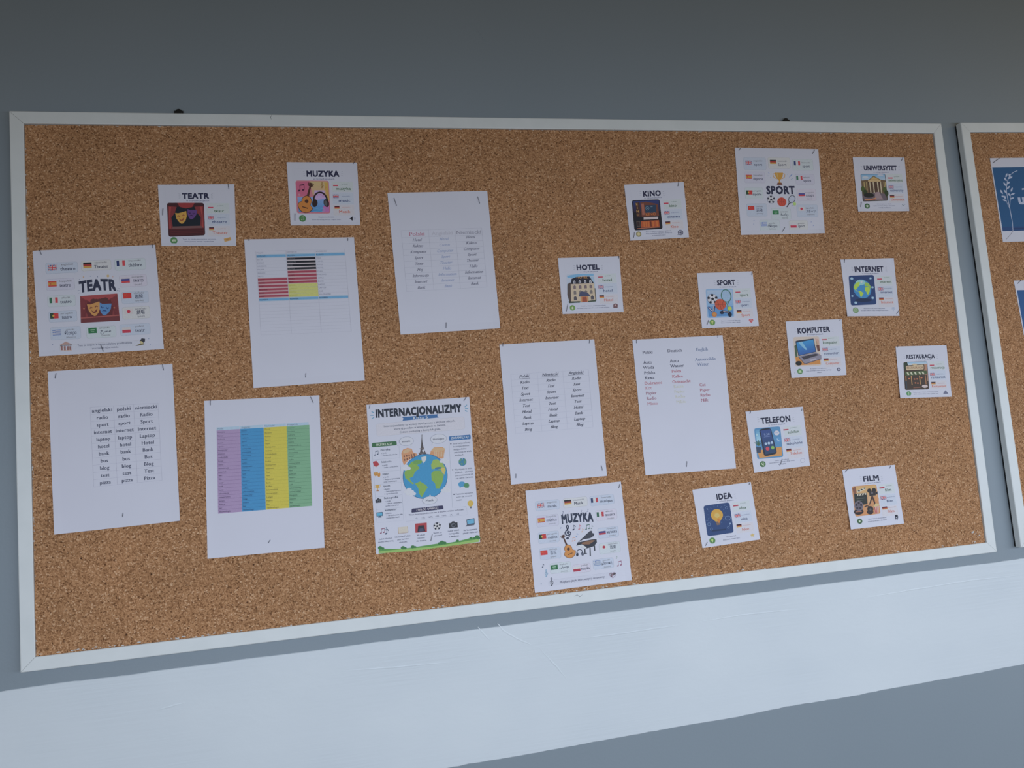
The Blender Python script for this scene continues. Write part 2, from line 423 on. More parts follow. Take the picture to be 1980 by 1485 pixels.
    def ell(s, cx, cy, rx, ry, c, rot=0, n=18, outline=None, lw=1.5, m=None):
        m = m or s.loc(cx, cy, 1.0); ca_, sa = math.cos(rot), math.sin(rot); pts = []
        for i in range(n):
            t = 2 * math.pi * i / n; a, b_ = rx * math.cos(t), ry * math.sin(t)
            pts.append(m(a * ca_ - b_ * sa, a * sa + b_ * ca_))
        if c: s.poly(pts, c)
        if outline: s.line(pts, lw, outline, True)
    def mell(s, m, a, b_, rx, ry, c, rot=0, n=16, outline=None, lw=1.5):
        ca_, sa = math.cos(rot), math.sin(rot)
        pts = [m(a + rx * math.cos(t) * ca_ - ry * math.sin(t) * sa, b_ + rx * math.cos(t) * sa + ry * math.sin(t) * ca_) for t in [2 * math.pi * i / n for i in range(n)]]
        if c: s.poly(pts, c)
        if outline: s.line(pts, lw, outline, True)
    def T(s, txt, x, y, h, c, style='reg', anchor='c', fit=None, rise=None, arch=0):
        """lettering: anchor point on the baseline, cap height h, optional fitted width"""
        vs, fs, w_ = glyphs(txt, style); o, hx, vy = s.frame(x, y)
        if rise is not None: hx = Vector((1, -rise)).normalized()
        k = h / CAP; kx = fit / w_ if fit else k
        off = {'c': -w_ * kx / 2, 'l': 0, 'r': -w_ * kx}[anchor]
        s.lvl += 1; b0 = len(s.V); L = w_ * kx
        l0 = s.lvl
        for a, b_, kz in vs:
            s.lvl = l0 + kz; t = (a * kx + off) / (L / 2) if L else 0
            p = o + hx * (a * kx + off) - vy * (b_ * k + arch * (1 - t * t)); s.V.append(s.pv(p.x, p.y))
        s.lvl = l0 + 5 if style in ('heavy', 'black') else l0 + 1
        cc = s.ink(c)
        for f in fs: s.Fc.append(tuple(b0 + i for i in f)); s.C.append(cc)

# flags, drawn sheet-aligned
def flag(s, kind, cx, cy, w_, h_):
    m = s.loc(cx, cy); W2, H2 = w_ / 2, h_ / 2
    def R(a0, b0, a1, b1, c): s.poly([m(a0, b0), m(a1, b0), m(a1, b1), m(a0, b1)], c)
    if kind in 'DE': pass
    if kind == 'DE':
        R(-W2, -H2, W2, -H2 / 3, (28, 22, 26)); R(-W2, -H2 / 3, W2, H2 / 3, (140, 45, 42)); R(-W2, H2 / 3, W2, H2, (222, 175, 85))
    elif kind == 'PL': R(-W2, -H2, W2, 0, (222, 222, 232)); R(-W2, -H2 * .1, W2, H2, (160, 45, 68))
    elif kind in ('FR', 'IT'):
        R(-W2, -H2, W2, H2, (215, 218, 228)); R(-W2, -H2, -W2 * .38, H2, (30, 45, 95) if kind == 'FR' else (45, 95, 75)); R(W2 * .38, -H2, W2, H2, (175, 55, 68))
    elif kind == 'ES':
        R(-W2, -H2, W2, H2, (225, 165, 65)); R(-W2, -H2, W2, -H2 * .55, (175, 55, 52)); R(-W2, H2 * .55, W2, H2, (175, 55, 52)); s.mell(m, -W2 * .45, 0, W2 * .17, H2 * .28, (150, 75, 50))
    elif kind == 'PT':
        R(-W2, -H2, W2, H2, (180, 48, 50)); R(-W2, -H2, -W2 * .2, H2, (35, 62, 48)); s.mell(m, -W2 * .2, 0, W2 * .26, H2 * .38, (220, 190, 80))
    elif kind == 'RU':
        R(-W2, -H2, W2, -H2 * .5, (215, 215, 228)); R(-W2, -H2 * .5, W2, H2 * .25, (55, 60, 125)); R(-W2, H2 * .25, W2, H2, (170, 55, 68))
    elif kind == 'CN':
        R(-W2, -H2, W2, H2, (198, 48, 48)); s.mell(m, -W2 * .5, -H2 * .35, W2 * .18, H2 * .22, (225, 150, 70))
        for a, b_ in ((-.15, -.7), (0, -.4), (0, 0), (-.15, .25)): s.mell(m, W2 * a, H2 * b_, W2 * .06, H2 * .08, (215, 130, 65), n=6)
    elif kind == 'JP': R(-W2, -H2, W2, H2, (215, 215, 225)); s.mell(m, 0, 0, H2 * .62, H2 * .62, (165, 38, 62))
    elif kind == 'SA':
        R(-W2, -H2, W2, H2, (35, 98, 62)); s.line([m(-W2 * .5, -H2 * .2), m(W2 * .55, -H2 * .2)], H2 * .34, (150, 185, 165)); s.line([m(-W2 * .4, H2 * .4), m(W2 * .4, H2 * .4)], H2 * .12, (150, 185, 165))
    elif kind == 'GR':
        R(-W2, -H2, W2, H2, (75, 105, 165))
        for k in range(1, 9, 2): R(-W2, -H2 + 2 * H2 * k / 9, W2, -H2 + 2 * H2 * (k + 1) / 9, (215, 220, 232))
        R(-W2, -H2, -W2 * .35, H2 / 9, (75, 105, 165)); R(-W2, -H2 * .55, -W2 * .35, -H2 * .33, (215, 220, 232)); R(-W2 * .75, -H2, -W2 * .6, H2 / 9, (215, 220, 232))
    elif kind == 'UK':
        R(-W2, -H2, W2, H2, (52, 58, 120))
        for sg in (1, -1):
            s.line([m(-W2, -H2 * sg), m(W2, H2 * sg)], H2 * .42, (220, 220, 232)); s.line([m(-W2, -H2 * sg), m(W2, H2 * sg)], H2 * .16, (185, 48, 65))
        R(-W2, -H2 * .34, W2, H2 * .34, (222, 222, 232)); R(-W2 * .2, -H2, W2 * .2, H2, (222, 222, 232))
        R(-W2, -H2 * .19, W2, H2 * .19, (185, 45, 62)); R(-W2 * .11, -H2, W2 * .11, H2, (185, 45, 62))
PAPER = None
def cross(q, u, v):
    q = [Vector(p) for p in q]; return q[0].lerp(q[1], u).lerp(q[3].lerp(q[2], u), v)
# small drawings; m maps unit coordinates (x right, y down, about -1..1) to the sheet
def note(s, m, c=(40, 45, 70), double=False):
    s.mell(m, -.35, .7, .34, .24, c, -.3, 10); s.line([m(-.06, .65), m(-.06, -.8)], (m(.12, 0) - m(0, 0)).length, c)
    if double:
        s.mell(m, .75, .5, .34, .24, c, -.3, 10); s.line([m(1.04, .45), m(1.04, -1)], (m(.12, 0) - m(0, 0)).length, c); s.poly([m(-.1, -.85), m(1.1, -1.05), m(1.1, -.75), m(-.1, -.55)], c)
    else: s.poly([m(-.1, -.85), m(.5, -.35), m(.42, .1), m(.3, -.2), m(-.1, -.5)], c)
def clef(s, m, c=(30, 35, 60)):
    lw = (m(.16, 0) - m(0, 0)).length
    P = [(0.05, .95), (-.25, 1.0), (-.2, .8), (.05, .78), (.15, .5), (-.12, -.75), (0, -1), (.18, -.85), (.1, -.55), (-.35, -.1), (-.42, .2), (-.15, .48), (.25, .42), (.4, .15), (.15, -.08), (-.1, .05), (-.08, .22)]
    Q = []
    for i in range(len(P) - 1):
        p0, p1, p2, p3 = [P[max(0, min(len(P) - 1, i + k))] for k in (-1, 0, 1, 2)]
        for t in (0, .25, .5, .75):
            Q.append(m(*[.5 * (2 * p1[k] + (p2[k] - p0[k]) * t + (2 * p0[k] - 5 * p1[k] + 4 * p2[k] - p3[k]) * t * t + (3 * p1[k] - p0[k] - 3 * p2[k] + p3[k]) * t ** 3) for k in (0, 1)]))
    s.line(Q, lw, c)
def guitar(s, m, body=(215, 140, 60), dark=(60, 35, 28)):
    s.poly([m(-.09, -1.75), m(.09, -1.75), m(.13, -.55), m(-.13, -.55)], dark); s.poly([m(-.16, -2.15), m(.16, -2.15), m(.2, -1.75), m(-.2, -1.75)], dark)
    for b_ in (-2.05, -1.88): s.mell(m, -.25, b_, .07, .06, dark, n=6); s.mell(m, .25, b_, .07, .06, dark, n=6)
    for (rx, ry, cy, cc, e) in ((.82, .68, .35, dark, .07), (.82, .68, .35, body, 0)):
        P = []
        for i in range(28):
            t = 2 * math.pi * i / 28; yy = -math.cos(t)
            wid = .80 * math.sin(t) * (1 - .0) * (.72 if yy < 0 else 1.0) * (1 - .22 * math.exp(-((yy + .12) / .22) ** 2))
            P.append(m(wid * (1 + e), .2 + yy * .88 * (1 + e)))
        s.poly(P, cc)
    s.mell(m, 0, -.12, .2, .2, dark, n=12); s.poly([m(-.3, .52), m(.3, .52), m(.3, .62), m(-.3, .62)], dark)
def ball(s, m, r=1.0, ink=(30, 32, 50)):
    s.mell(m, 0, 0, r, r, (225, 228, 240), n=24, outline=(90, 95, 120), lw=(m(.07, 0) - m(0, 0)).length)
    for k in range(6):
        a = -1.57 + k * 1.2566 if k < 5 else 0; d = .78 * r if k < 5 else 0; q = .28 * r if k < 5 else .3 * r
        s.poly([m(d * math.cos(a) + q * math.cos(a + j * 1.2566 + (0 if k < 5 else -1.57)), d * math.sin(a) + q * math.sin(a + j * 1.2566 + (0 if k < 5 else -1.57))) for j in range(5)], ink)
        if k < 5: s.line([m(.3 * r * math.cos(a), .3 * r * math.sin(a)), m(.6 * r * math.cos(a), .6 * r * math.sin(a))], (m(.06, 0) - m(0, 0)).length, ink)
def basket(s, m, c=(178, 70, 48)):
    s.mell(m, 0, 0, 1, 1, c, n=24); lw = (m(.06, 0) - m(0, 0)).length; k = (95, 40, 35)
    s.line([m(-.98, -.1), m(-.4, .05), (m(.4, -.02)), m(.98, .1)], lw, k); s.line([m(.05, -.98), m(-.05, 0), m(.05, .98)], lw, k)
    s.line([m(-.65, -.75), m(-.3, -.1), m(-.6, .78)], lw, k); s.line([m(.65, -.75), m(.35, .0), m(.62, .78)], lw, k)
def racket(s, m, rim=(40, 50, 70), face=(175, 190, 212), grip=(30, 32, 45)):
    s.mell(m, 0, -.4, .62, .8, face, n=20, outline=rim, lw=(m(.12, 0) - m(0, 0)).length)
    lw = (m(.025, 0) - m(0, 0)).length
    for k in (-.35, -.12, .12, .35): s.line([m(k, -1.0), m(k, .2)], lw, (130, 145, 175))
    for k in (-.9, -.65, -.4, -.15, .1): s.line([m(-.5, k), m(.5, k)], lw, (130, 145, 175))
    s.line([m(-.25, .33), m(0, .75)], lw * 4, rim); s.line([m(.25, .33), m(0, .75)], lw * 4, rim); s.line([m(0, .7), m(0, 1.6)], (m(.18, 0) - m(0, 0)).length, grip)
def phones(s, m, c=(25, 25, 35), cup=(45, 48, 60)):
    P = [m(.85 * math.cos(math.radians(a)), .3 - 1.1 * math.sin(math.radians(a))) for a in range(-5, 186, 12)]
    s.line(P, (m(.2, 0) - m(0, 0)).length, c); s.mell(m, -.72, .55, .34, .5, c, .2, 14); s.mell(m, .72, .55, .34, .5, c, -.2, 14); s.mell(m, .64, .55, .2, .34, cup, -.2, 12)
def trophy(s, m, c=(205, 155, 60), dk=(120, 75, 45)):
    lw = (m(.1, 0) - m(0, 0)).length
    for g in (1, -1): s.line([m(g * .6, -.85), m(g * .98, -.8), m(g * .9, -.3), m(g * .42, .05)], lw, c)
    s.poly([m(-.68, -1), m(.68, -1), m(.58, -.4), m(.32, .05), m(.1, .2), m(.1, .55), m(.3, .65), m(-.3, .65), m(-.1, .55), m(-.1, .2), m(-.32, .05), m(-.58, -.4)], c)
    s.poly([m(-.4, -.9), m(-.2, -.9), m(-.15, -.1), m(-.28, -.2)], (235, 200, 120)); s.poly([m(-.35, .65), m(.35, .65), m(.45, 1), m(-.45, 1)], dk)
def mask(s, m, c, dk, sad=False):
    s.poly([m(-1, -.8), m(-.5, -.72), m(0, -.85), m(.5, -1.0), m(.95, -1.1), m(1.0, -.2), m(.75, .55), m(.3, 1.05), m(0, 1.1), m(-.4, .8), m(-.8, .2)], c)
    lw = (m(.12, 0) - m(0, 0)).length
    if sad:
        s.line([m(-.65, -.25), m(-.4, -.05), m(-.2, -.2)], lw * 1.5, dk); s.line([m(.2, -.3), m(.45, -.12), m(.65, -.35)], lw * 1.5, dk)
        s.poly([m(-.4, .55), m(-.1, .18), m(.2, .15), m(.5, .4), m(.15, .38), m(-.15, .42)], dk)
    else:
        s.line([m(-.6, -.1), m(-.4, -.3), m(-.2, -.15)], lw * 1.4, dk); s.line([m(.2, -.25), m(.42, -.45), m(.62, -.3)], lw * 1.4, dk)
        s.poly([m(-.4, .15), m(0, .45), m(.55, -.05), m(.45, .42), m(.1, .68), m(-.2, .55)], dk)
def heart(s, m, c, outline=None):
    P = []
    for i in range(24):
        t = 2 * math.pi * i / 24; P.append(m(math.sin(t) ** 3, -(13 * math.cos(t) - 5 * math.cos(2 * t) - 2 * math.cos(3 * t) - math.cos(4 * t)) / 16))
    s.poly(P, c)
    if outline: s.line(P, (m(.12, 0) - m(0, 0)).length, outline, True)
def star(s, m, c):
    s.poly([m((1 if k % 2 == 0 else .42) * math.sin(k * math.pi / 5), -(1 if k % 2 == 0 else .42) * math.cos(k * math.pi / 5)) for k in range(10)], c)
def camera(s, m, c=(40, 42, 52)):
    s.poly([m(-1, -.45), m(-.4, -.5), m(-.25, -.8), m(.3, -.8), m(.4, -.5), m(1, -.45), m(1, .7), m(-1, .7)], c); s.mell(m, 0, .1, .5, .5, (90, 95, 110), n=16); s.mell(m, 0, .1, .3, .3, (20, 22, 35), n=14); s.mell(m, -.1, 0, .1, .1, (140, 155, 180), n=8)
def bulb(s, m, c=(225, 185, 60), base=(120, 110, 100)):
    P = [m(.75 * math.cos(math.radians(a)), -.3 + .75 * math.sin(math.radians(a))) for a in range(140, 401, 20)]
    s.poly(P + [m(.28, .5), m(-.28, .5)], c); s.poly([m(-.26, .52), m(.26, .52), m(.22, .95), m(-.22, .95)], base); s.mell(m, -.05, -.35, .35, .35, tuple(min(255, x + 20) for x in c), n=12)
def continents(s, m, g, g2):
    s.poly([m(-.93, -.25), m(-.8, -.5), m(-.55, -.72), m(-.25, -.8), m(-.15, -.62), m(-.32, -.55), m(-.22, -.4), m(-.45, -.25), m(-.55, -.05), m(-.72, .02), m(-.62, .2), m(-.5, .25), m(-.6, .3), m(-.8, .1), m(-.9, 0)], g)
    s.poly([m(-.48, .28), m(-.25, .2), m(.0, .38), m(.08, .5), m(-.1, .75), m(-.22, .93), m(-.33, .75), m(-.35, .5)], g)
    s.poly([m(.28, -.1), m(.4, -.22), m(.7, -.2), m(.85, .02), m(.75, .35), m(.6, .62), m(.45, .6), m(.42, .35), m(.28, .2)], g)
    s.poly([m(.32, -.3), m(.3, -.5), m(.42, -.72), m(.6, -.72), m(.85, -.5), m(.96, -.2), m(.85, .0), m(.72, -.22), m(.5, -.3)], g2)
    s.poly([m(-.12, -.88), m(.12, -.92), m(.1, -.75), m(-.02, -.6), m(-.1, -.72)], (225, 230, 240))

STAPLES = []
def staples(s, what, *pins):
    """pins: (x, y, angle from vertical in the crop, length, where)"""
    for (x, y, ang, L, where) in pins:
        a = math.radians(ang); d = Vector((math.sin(a), -math.cos(a))) * L / 2
        base = -0.0032
        u, v = s.uv(x, y); n = max(s.h(min(1, max(0, u)), min(1, max(0, v))), base) + 0.0003
        A = s.W(x - d.x, y - d.y, None, n); B = s.W(x + d.x, y + d.y, None, n)
        dd = (B - A).normalized(); sd = Vector((-dd.z, 0, dd.x)); r = 0.0005; rings = []
        path = [A + Vector((0, 0.0034, 0)), A + Vector((0, 0.0006, 0)), A + dd * 0.0006 + Vector((0, -.0006, 0)), A.lerp(B, .5) + Vector((0, -.0012, 0)), B - dd * 0.0006 + Vector((0, -.0008, 0)), B + Vector((0, 0.0006, 0)), B + Vector((0, 0.0034, 0))]
        vs = []; fs = []
        for i, p in enumerate(path):
            t = (path[min(i + 1, 6)] - path[max(i - 1, 0)]).normalized(); q = sd.cross(t).normalized()
            for k in range(6): vs.append(p + sd * r * math.cos(k * 1.0472) + q * r * math.sin(k * 1.0472))
        for i in range(6):
            for k in range(6): fs.append((i * 6 + k, i * 6 + (k + 1) % 6, i * 6 + 6 + (k + 1) % 6, i * 6 + 6 + k))
        c_ = A.lerp(B, .5)
        o = link_mesh('staple', vs, fs, M_steel, None, Vector((c_.x, c_.y, c_.z)))
        tag(o, 'thin dark staple %s of the %s' % (where, what), 'staple', 'staples holding the sheets')

# ------------------------------------------------------------------ the small word cards
NAVY = (30, 32, 58)
def card(name, crop, cn, white, title, sub, pic, flags, words, labs, badge, caps, label, art, icon, badge_c=(60, 105, 60), badge_art=None, curl=(0, 0, 0, 0), stand=0.0, tri=None):
    s = Sheet('word_card', label, 'card', crop, cn, white, 'small printed word cards', curl, stand=stand)
    wt = white; dim = tuple(x - 12 for x in wt)
    s.part('border_line')
    P = [s.Q(.095, .105), s.Q(.955, .105), s.Q(.955, .965), s.Q(.095, .965)]
    s.line(P, 2.2, tuple(x - 7 for x in wt), True)
    for k, (v0, v1, dc) in enumerate(((.305, .470, (-3, 1, -7)), (.482, .665, (-6, -1, 1)), (.680, .845, (2, -2, -7)))):
        s.part('word_box'); s.poly([s.Q(.625, v0), s.Q(.925, v0), s.Q(.925, v1), s.Q(.625, v1)], tuple(a + b_ for a, b_ in zip(wt, dc)))
    s.part('title_lettering'); tx, ty, th, tw = title[1:5]
    rise = title[5] if len(title) > 5 else None
    s.T(title[0], tx, ty, th, NAVY, 'heavy', fit=tw, rise=rise)
    for g in (-1, 1):
        for k in (-1, 0, 1):
            o = s.loc(tx + g * (tw / 2 + 50), ty - th / 2); s.line([o(g * -14, k * 34), o(g * 22, k * 46)], 5, tuple(x - 42 for x in wt))
    s.part('subtitle_lettering'); s.T('w różnych językach', sub[0], sub[1], 24, (70, 74, 105), 'bold', fit=sub[2], rise=rise)
    s.part('picture'); art(s, [Vector(p) for p in pic])
    for (kd, (fx, fy), sz) in zip(('PL', 'UK', 'DE'), flags, ((105, 46), (118, 72), (102, 60))):
        s.part('flag'); flag(s, kd, fx, fy, *sz)
    for k, ((wd, x, y, fw_), (lx, ly), lt, c_) in enumerate(zip(words, labs, ('polski', 'angielski', 'niemiecki'), ((50, 82, 52), (48, 60, 100), (176, 92, 72)))):
        s.part('word_lettering'); s.T(wd, x, y, 56, c_, 'bold', fit=fw_); s.T(lt, lx, ly + 9, 19, tuple(min(255, int(a * .45 + b_ * .55)) for a, b_ in zip(c_, wt)), 'bold', fit=(120, 165, 160)[k])
    s.part('round_badge'); m = s.loc(badge[0], badge[1], badge[2]); s.mell(m, 0, 0, 1.08, 1.08, tuple(x - 10 for x in wt)); s.mell(m, 0, 0, 1, 1, badge_c, n=22)
    (badge_art or (lambda s, m: star(s, lambda a, b_: m(a * .55, b_ * .55), (195, 215, 185))))(s, m)
    s.part('caption_lettering')
    for (t, x, y, fw_) in caps: s.T(t, x, y + 10, 21, (88, 92, 115), 'bold', fit=fw_)
    s.part('icon'); icon(s, s.loc(badge[0], badge[1])); s.flush(); return s
def sheetpic(*f): return f
W_TOP = (160, 164, 176); W_MID = (172, 177, 192); W_LOW = (184, 190, 208)

def art_teatr(s, q):
    s.rquad(q, 50, (52, 22, 28)); C = lambda u, v: cross(q, u, v)
    s.poly([C(.12, .12), C(.9, .12), C(.96, .5), C(.88, .72), C(.14, .72), C(.06, .5)], (14, 22, 32))
    s.poly([C(.28, .0), C(.75, .0), C(.68, .13), C(.5, .17), C(.34, .12)], (122, 40, 42))
    for g in (0, 1):
        U = (lambda u: 1 - u) if g else (lambda u: u)
        s.poly([C(U(.02), .1), C(U(.26), .12), C(U(.2), .3), C(U(.1), .44), C(U(.13), .75), C(U(.02), .78)], (105, 38, 42))
        s.poly([C(U(.06), .12), C(U(.11), .12), C(U(.06), .46), C(U(.08), .75), C(U(.04), .75)], (135, 55, 52))
    s.poly([C(.13, .7), C(.9, .7), C(.94, .77), C(.08, .77)], (92, 62, 62))
    s.poly([C(.03, .77), C(.97, .77), C(.97, .96), C(.05, .96)], (70, 24, 28))
    for v in (.82, .88, .93): s.line([C(.06, v), C(.95, v)], 9, (45, 18, 24))
    mask(s, s.loc(532, 800, 118), (225, 175, 75), (120, 62, 38)); mask(s, s.loc(745, 730, 100, .25), (78, 48, 105), (40, 22, 60), True)
def icon_ticket(s, m0):
    m = s.loc(1485, 1252, 1, -.25); s.rr(1485, 1252, 20, 20, 4, (170, 130, 70)); s.poly([m(-72, -34), m(72, -34), m(72, 34), m(-72, 34)], (188, 148, 85)); s.line([m(-40, -6), m(40, -6)], 9, (130, 90, 50)); s.line([m(-40, 12), m(30, 12)], 7, (140, 100, 60))
card('TEATR', (300, 345, 10.606), [(55, 128), (1622, 118), (1665, 1385), (130, 1388)], (158, 162, 174), ('TEATR', 832, 412, 106, 556), (872, 470, 468),
     [(240, 500), (1000, 500), (1027, 1168), (275, 1198)], [(1138, 586), (1145, 808), (1157, 1030)], [('teatr', 1312, 690, 205), ('theatre', 1320, 918, 300), ('Theater', 1335, 1140, 310)],
     [(1340, 560), (1365, 803), (1370, 1030)], (385, 1275, 72), [('Teatr to sztuka wystawiana na scenie,', 910, 1245, 690), ('która porusza emocje i wyobraźnię.', 908, 1292, 600)],
     'small TEATR card with a yellow mask on a dark red stage picture', art_teatr, icon_ticket, badge_art=lambda s, m: (mask(s, lambda a, b_: m(a * .4 - .2, b_ * .4), (205, 218, 195), (60, 105, 60)), mask(s, lambda a, b_: m(a * .35 + .35, b_ * .35), (185, 205, 175), (60, 105, 60))))
def art_muzyka(s, q):
    C = lambda u, v: cross(q, u, v)
    s.rquad(q, 50, (175, 105, 120)); s.grad([C(.04, .5), C(.96, .5), C(.96, .96), C(.06, .96)], (120, 140, 185), (50, 110, 160))
    s.grad([C(.42, .02), C(.95, .02), C(.96, .45), C(.5, .45)], (205, 185, 130), (195, 160, 130)); s.poly([C(.02, .05), C(.42, .02), C(.35, .45), C(.02, .48)], (172, 85, 115))
    s.poly([C(.86, .05), C(.97, .06), C(.99, .6), C(.93, .62)], (200, 165, 80)); s.poly([C(.55, .3), C(.85, .3), C(.88, .55), C(.55, .6)], (175, 150, 195))
    s.poly([C(.8, .78), C(.97, .7), C(.97, .96), C(.75, .97)], (150, 90, 145)); s.ell(410, 758, 26, 22, (215, 150, 170))
    for k in (0, 1, 2): s.line([C(.5, .84 + k * .045), C(.68, .87 + k * .04), C(.85, .84 + k * .04)], 7, (110, 170, 205))
    note(s, s.loc(430, 620, 78), (60, 25, 50), True); clef(s, s.loc(878, 560, 62), (130, 100, 50)); note(s, s.loc(950, 620, 36), (190, 120, 50))
    for k in (55, 85): s.line([(830 + k * math.cos(t / 10), 800 - k * math.sin(t / 10)) for t in range(0, 32, 3)], 6, (150, 90, 130))
    phones(s, s.loc(842, 840, 165), (35, 22, 24), (70, 72, 78)); guitar(s, s.loc(555, 915, 195, .30), (222, 142, 58), (62, 36, 26))
def icon_spk(s, m0):
    s.poly([(1440, 1250), (1470, 1228), (1505, 1200), (1505, 1292), (1470, 1268)], (18, 18, 28)); s.line([(1530, 1215), (1540, 1245), (1530, 1275)], 6, (110, 112, 130)); s.line([(1550, 1205), (1562, 1245), (1550, 1285)], 6, (130, 132, 145))
card('MUZYKA', (540, 305, 10.606), [(150, 90), (1595, 100), (1662, 1380), (235, 1387)], (158, 162, 174), ('MUZYKA', 897, 385, 112, 672), (912, 446, 435),
     [(330, 465), (1015, 470), (1050, 1142), (362, 1140)], [(1155, 560), (1160, 790), (1185, 1018)], [('muzyka', 1315, 660, 305), ('music', 1340, 905, 235), ('Musik', 1345, 1132, 230)],
     [(1345, 540), (1365, 788), (1365, 1015)], (477, 1243, 70), [('Muzyka to dźwięki,', 965, 1218, 320), ('które wyrażają emocje i łączą ludzi.', 970, 1266, 590)],
     'small MUZYKA card with a guitar and headphones picture', art_muzyka, icon_spk, badge_art=lambda s, m: note(s, lambda a, b_: m(a * .42 - .12, b_ * .5), (215, 225, 205), True))
def art_kino(s, q):
    C = lambda u, v: cross(q, u, v)
    s.rquad(q, 48, (24, 22, 30)); s.grad([C(.03, .03), C(.97, .03), C(.96, .4), C(.04, .4)], (38, 50, 100), (40, 32, 55), 6)
    s.poly([C(.3, .08), C(.5, .06), C(.92, .16), C(.92, .56), C(.3, .56)], (92, 52, 42)); s.poly([C(.33, .12), C(.42, .12), C(.42, .5), C(.33, .5)], (135, 82, 68))
    s.poly([C(.13, .08), C(.27, .07), C(.27, .56), C(.13, .56)], (62, 38, 34))
    for k, ch in enumerate('KINO'): s.T(ch, C(.195, 0).x + k * 7, 628 + k * 75, 48, (222, 175, 95), 'bold')
    s.poly([C(.45, .18), C(.85, .18), C(.83, .44), C(.45, .44)], (32, 52, 75)); s.ell(625, 690, 36, 36, None, outline=(110, 135, 150), lw=6); s.ell(625, 690, 10, 10, (110, 135, 150)); s.T('•••', 712, 672, 30, (120, 145, 160), 'bold')
    s.T('KINO', 700, 842, 62, (232, 135, 60), 'bold', fit=215); s.poly([C(.37, .58), C(.89, .58), C(.87, .66), C(.36, .66)], (225, 212, 215)); s.line([C(.5, .625), C(.76, .625)], 8, (160, 150, 158))
    s.poly([C(.26, .7), C(.9, .7), C(.9, .92), C(.24, .92)], (150, 70, 36))
    for u in (.34, .42, .5, .58, .66, .8): s.poly([C(u, .73), C(u + .045, .73), C(u + .045, .9), C(u, .9)], (205, 115, 50) if u != .58 else (90, 42, 30))
    s.poly([C(.1, .7), C(.23, .7), C(.23, .88), C(.1, .88)], (75, 68, 62)); s.poly([C(.12, .72), C(.21, .72), C(.21, .86), C(.12, .86)], (45, 30, 32)); s.line([C(.1, .945), C(.9, .93)], 12, (165, 100, 75))
def icon_reel(s, m0):
    s.ell(1330, 1205, 58, 58, (72, 74, 92)); s.poly([(1262, 1250), (1300, 1232), (1395, 1245), (1270, 1258)], (90, 90, 105))
    for k in range(5): s.ell(1330 + 32 * math.cos(k * 1.257), 1205 + 32 * math.sin(k * 1.257), 12, 12, (150, 152, 168), n=8)
card('KINO', (1195, 340, 11.0), [(130, 188), (1395, 130), (1510, 1310), (262, 1378)], (162, 166, 178), ('KINO', 726, 428, 108, 380), (745, 478, 375),
     [(290, 520), (885, 500), (950, 1128), (348, 1162)], [(1020, 575), (1038, 785), (1060, 1000)], [('kino', 1168, 660, 155), ('cinema', 1185, 892, 265), ('Kino', 1205, 1105, 160)],
     [(1185, 548), (1210, 775), (1230, 995)], (440, 1240, 57), [('Kino to miejsce, w którym ogląda się', 865, 1178, 540), ('filmy na dużym ekranie, zazwyczaj', 870, 1218, 550), ('w towarzystwie innych.', 875, 1262, 290)],
     'small KINO card with a night cinema front picture', art_kino, icon_reel, (118, 112, 78), lambda s, m: s.mell(m, 0, 0, .6, .6, (165, 158, 120), n=14))
def art_hotel(s, q):
    C = lambda u, v: cross(q, u, v)
    s.rquad(q, 40, (178, 190, 208)); s.poly([C(.02, .05), C(.4, .0), C(.98, .01), C(.97, .09), C(.6, .06), C(.3, .14), C(.04, .12)], (105, 155, 190)); s.poly([C(.78, .1), C(.98, .12), C(.98, .5), C(.9, .5)], (150, 180, 205))
    s.poly([C(.02, .34), C(.14, .28), C(.2, .5), C(.2, .93), C(.06, .96), C(.0, .7)], (72, 62, 60)); s.poly([C(.95, .5), C(.99, .52), C(.99, .95), C(.94, .96)], (48, 50, 48))
    s.poly([C(.15, .33), C(.18, .16), C(.36, .1), C(.82, .1), C(.88, .2), C(.97, .36), C(.15, .36)], (30, 30, 42)); s.T('HOTEL', 640, 612, 46, (188, 138, 72), 'bold', fit=250)
    s.poly([C(.14, .34), C(.97, .34), C(.96, .96), C(.12, .96)], (212, 196, 168)); s.line([C(.14, .355), C(.97, .355)], 14, (165, 150, 135)); s.line([C(.14, .53), C(.97, .53)], 7, (185, 170, 150)); s.line([C(.14, .72), C(.97, .72)], 7, (185, 170, 150))
    for k, u in enumerate((.27, .465, .655, .84)):
        s.poly([C(u - .04, .33), C(u - .04, .25), C(u, .21), C(u + .04, .25), C(u + .04, .33)], (200, 200, 205)); s.poly([C(u - .02, .32), C(u - .02, .25), C(u + .02, .25), C(u + .02, .32)], (110, 115, 130))
        s.poly([C(u - .045, .51), C(u - .045, .42), C(u, .38), C(u + .045, .42), C(u + .045, .51)], (105, 92, 98))
        s.poly([C(u - .045, .70), C(u - .045, .60), C(u, .56), C(u + .045, .60), C(u + .045, .70)], (105, 100, 98))
    for u in (.27, .86): s.poly([C(u - .05, .9), C(u - .05, .8), C(u, .75), C(u + .05, .8), C(u + .05, .9)], (72, 70, 78)); s.line([C(u - .06, .93), C(u + .06, .93)], 12, (215, 210, 200))
    s.poly([C(.4, .76), C(.44, .64), C(.52, .6), C(.62, .63), C(.72, .68), C(.78, .74), C(.78, .78), C(.4, .78)], (62, 66, 92)); s.poly([C(.46, .78), C(.72, .78), C(.72, .98), C(.46, .98)], (190, 135, 90)); s.poly([C(.51, .8), C(.66, .8), C(.67, .98), C(.5, .98)], (135, 68, 48))
    s.poly([C(.03, .93), C(.44, .94), C(.42, .99), C(.06, .99)], (52, 62, 48)); s.poly([C(.7, .95), C(.98, .92), C(.97, .98), C(.7, .99)], (60, 70, 55))
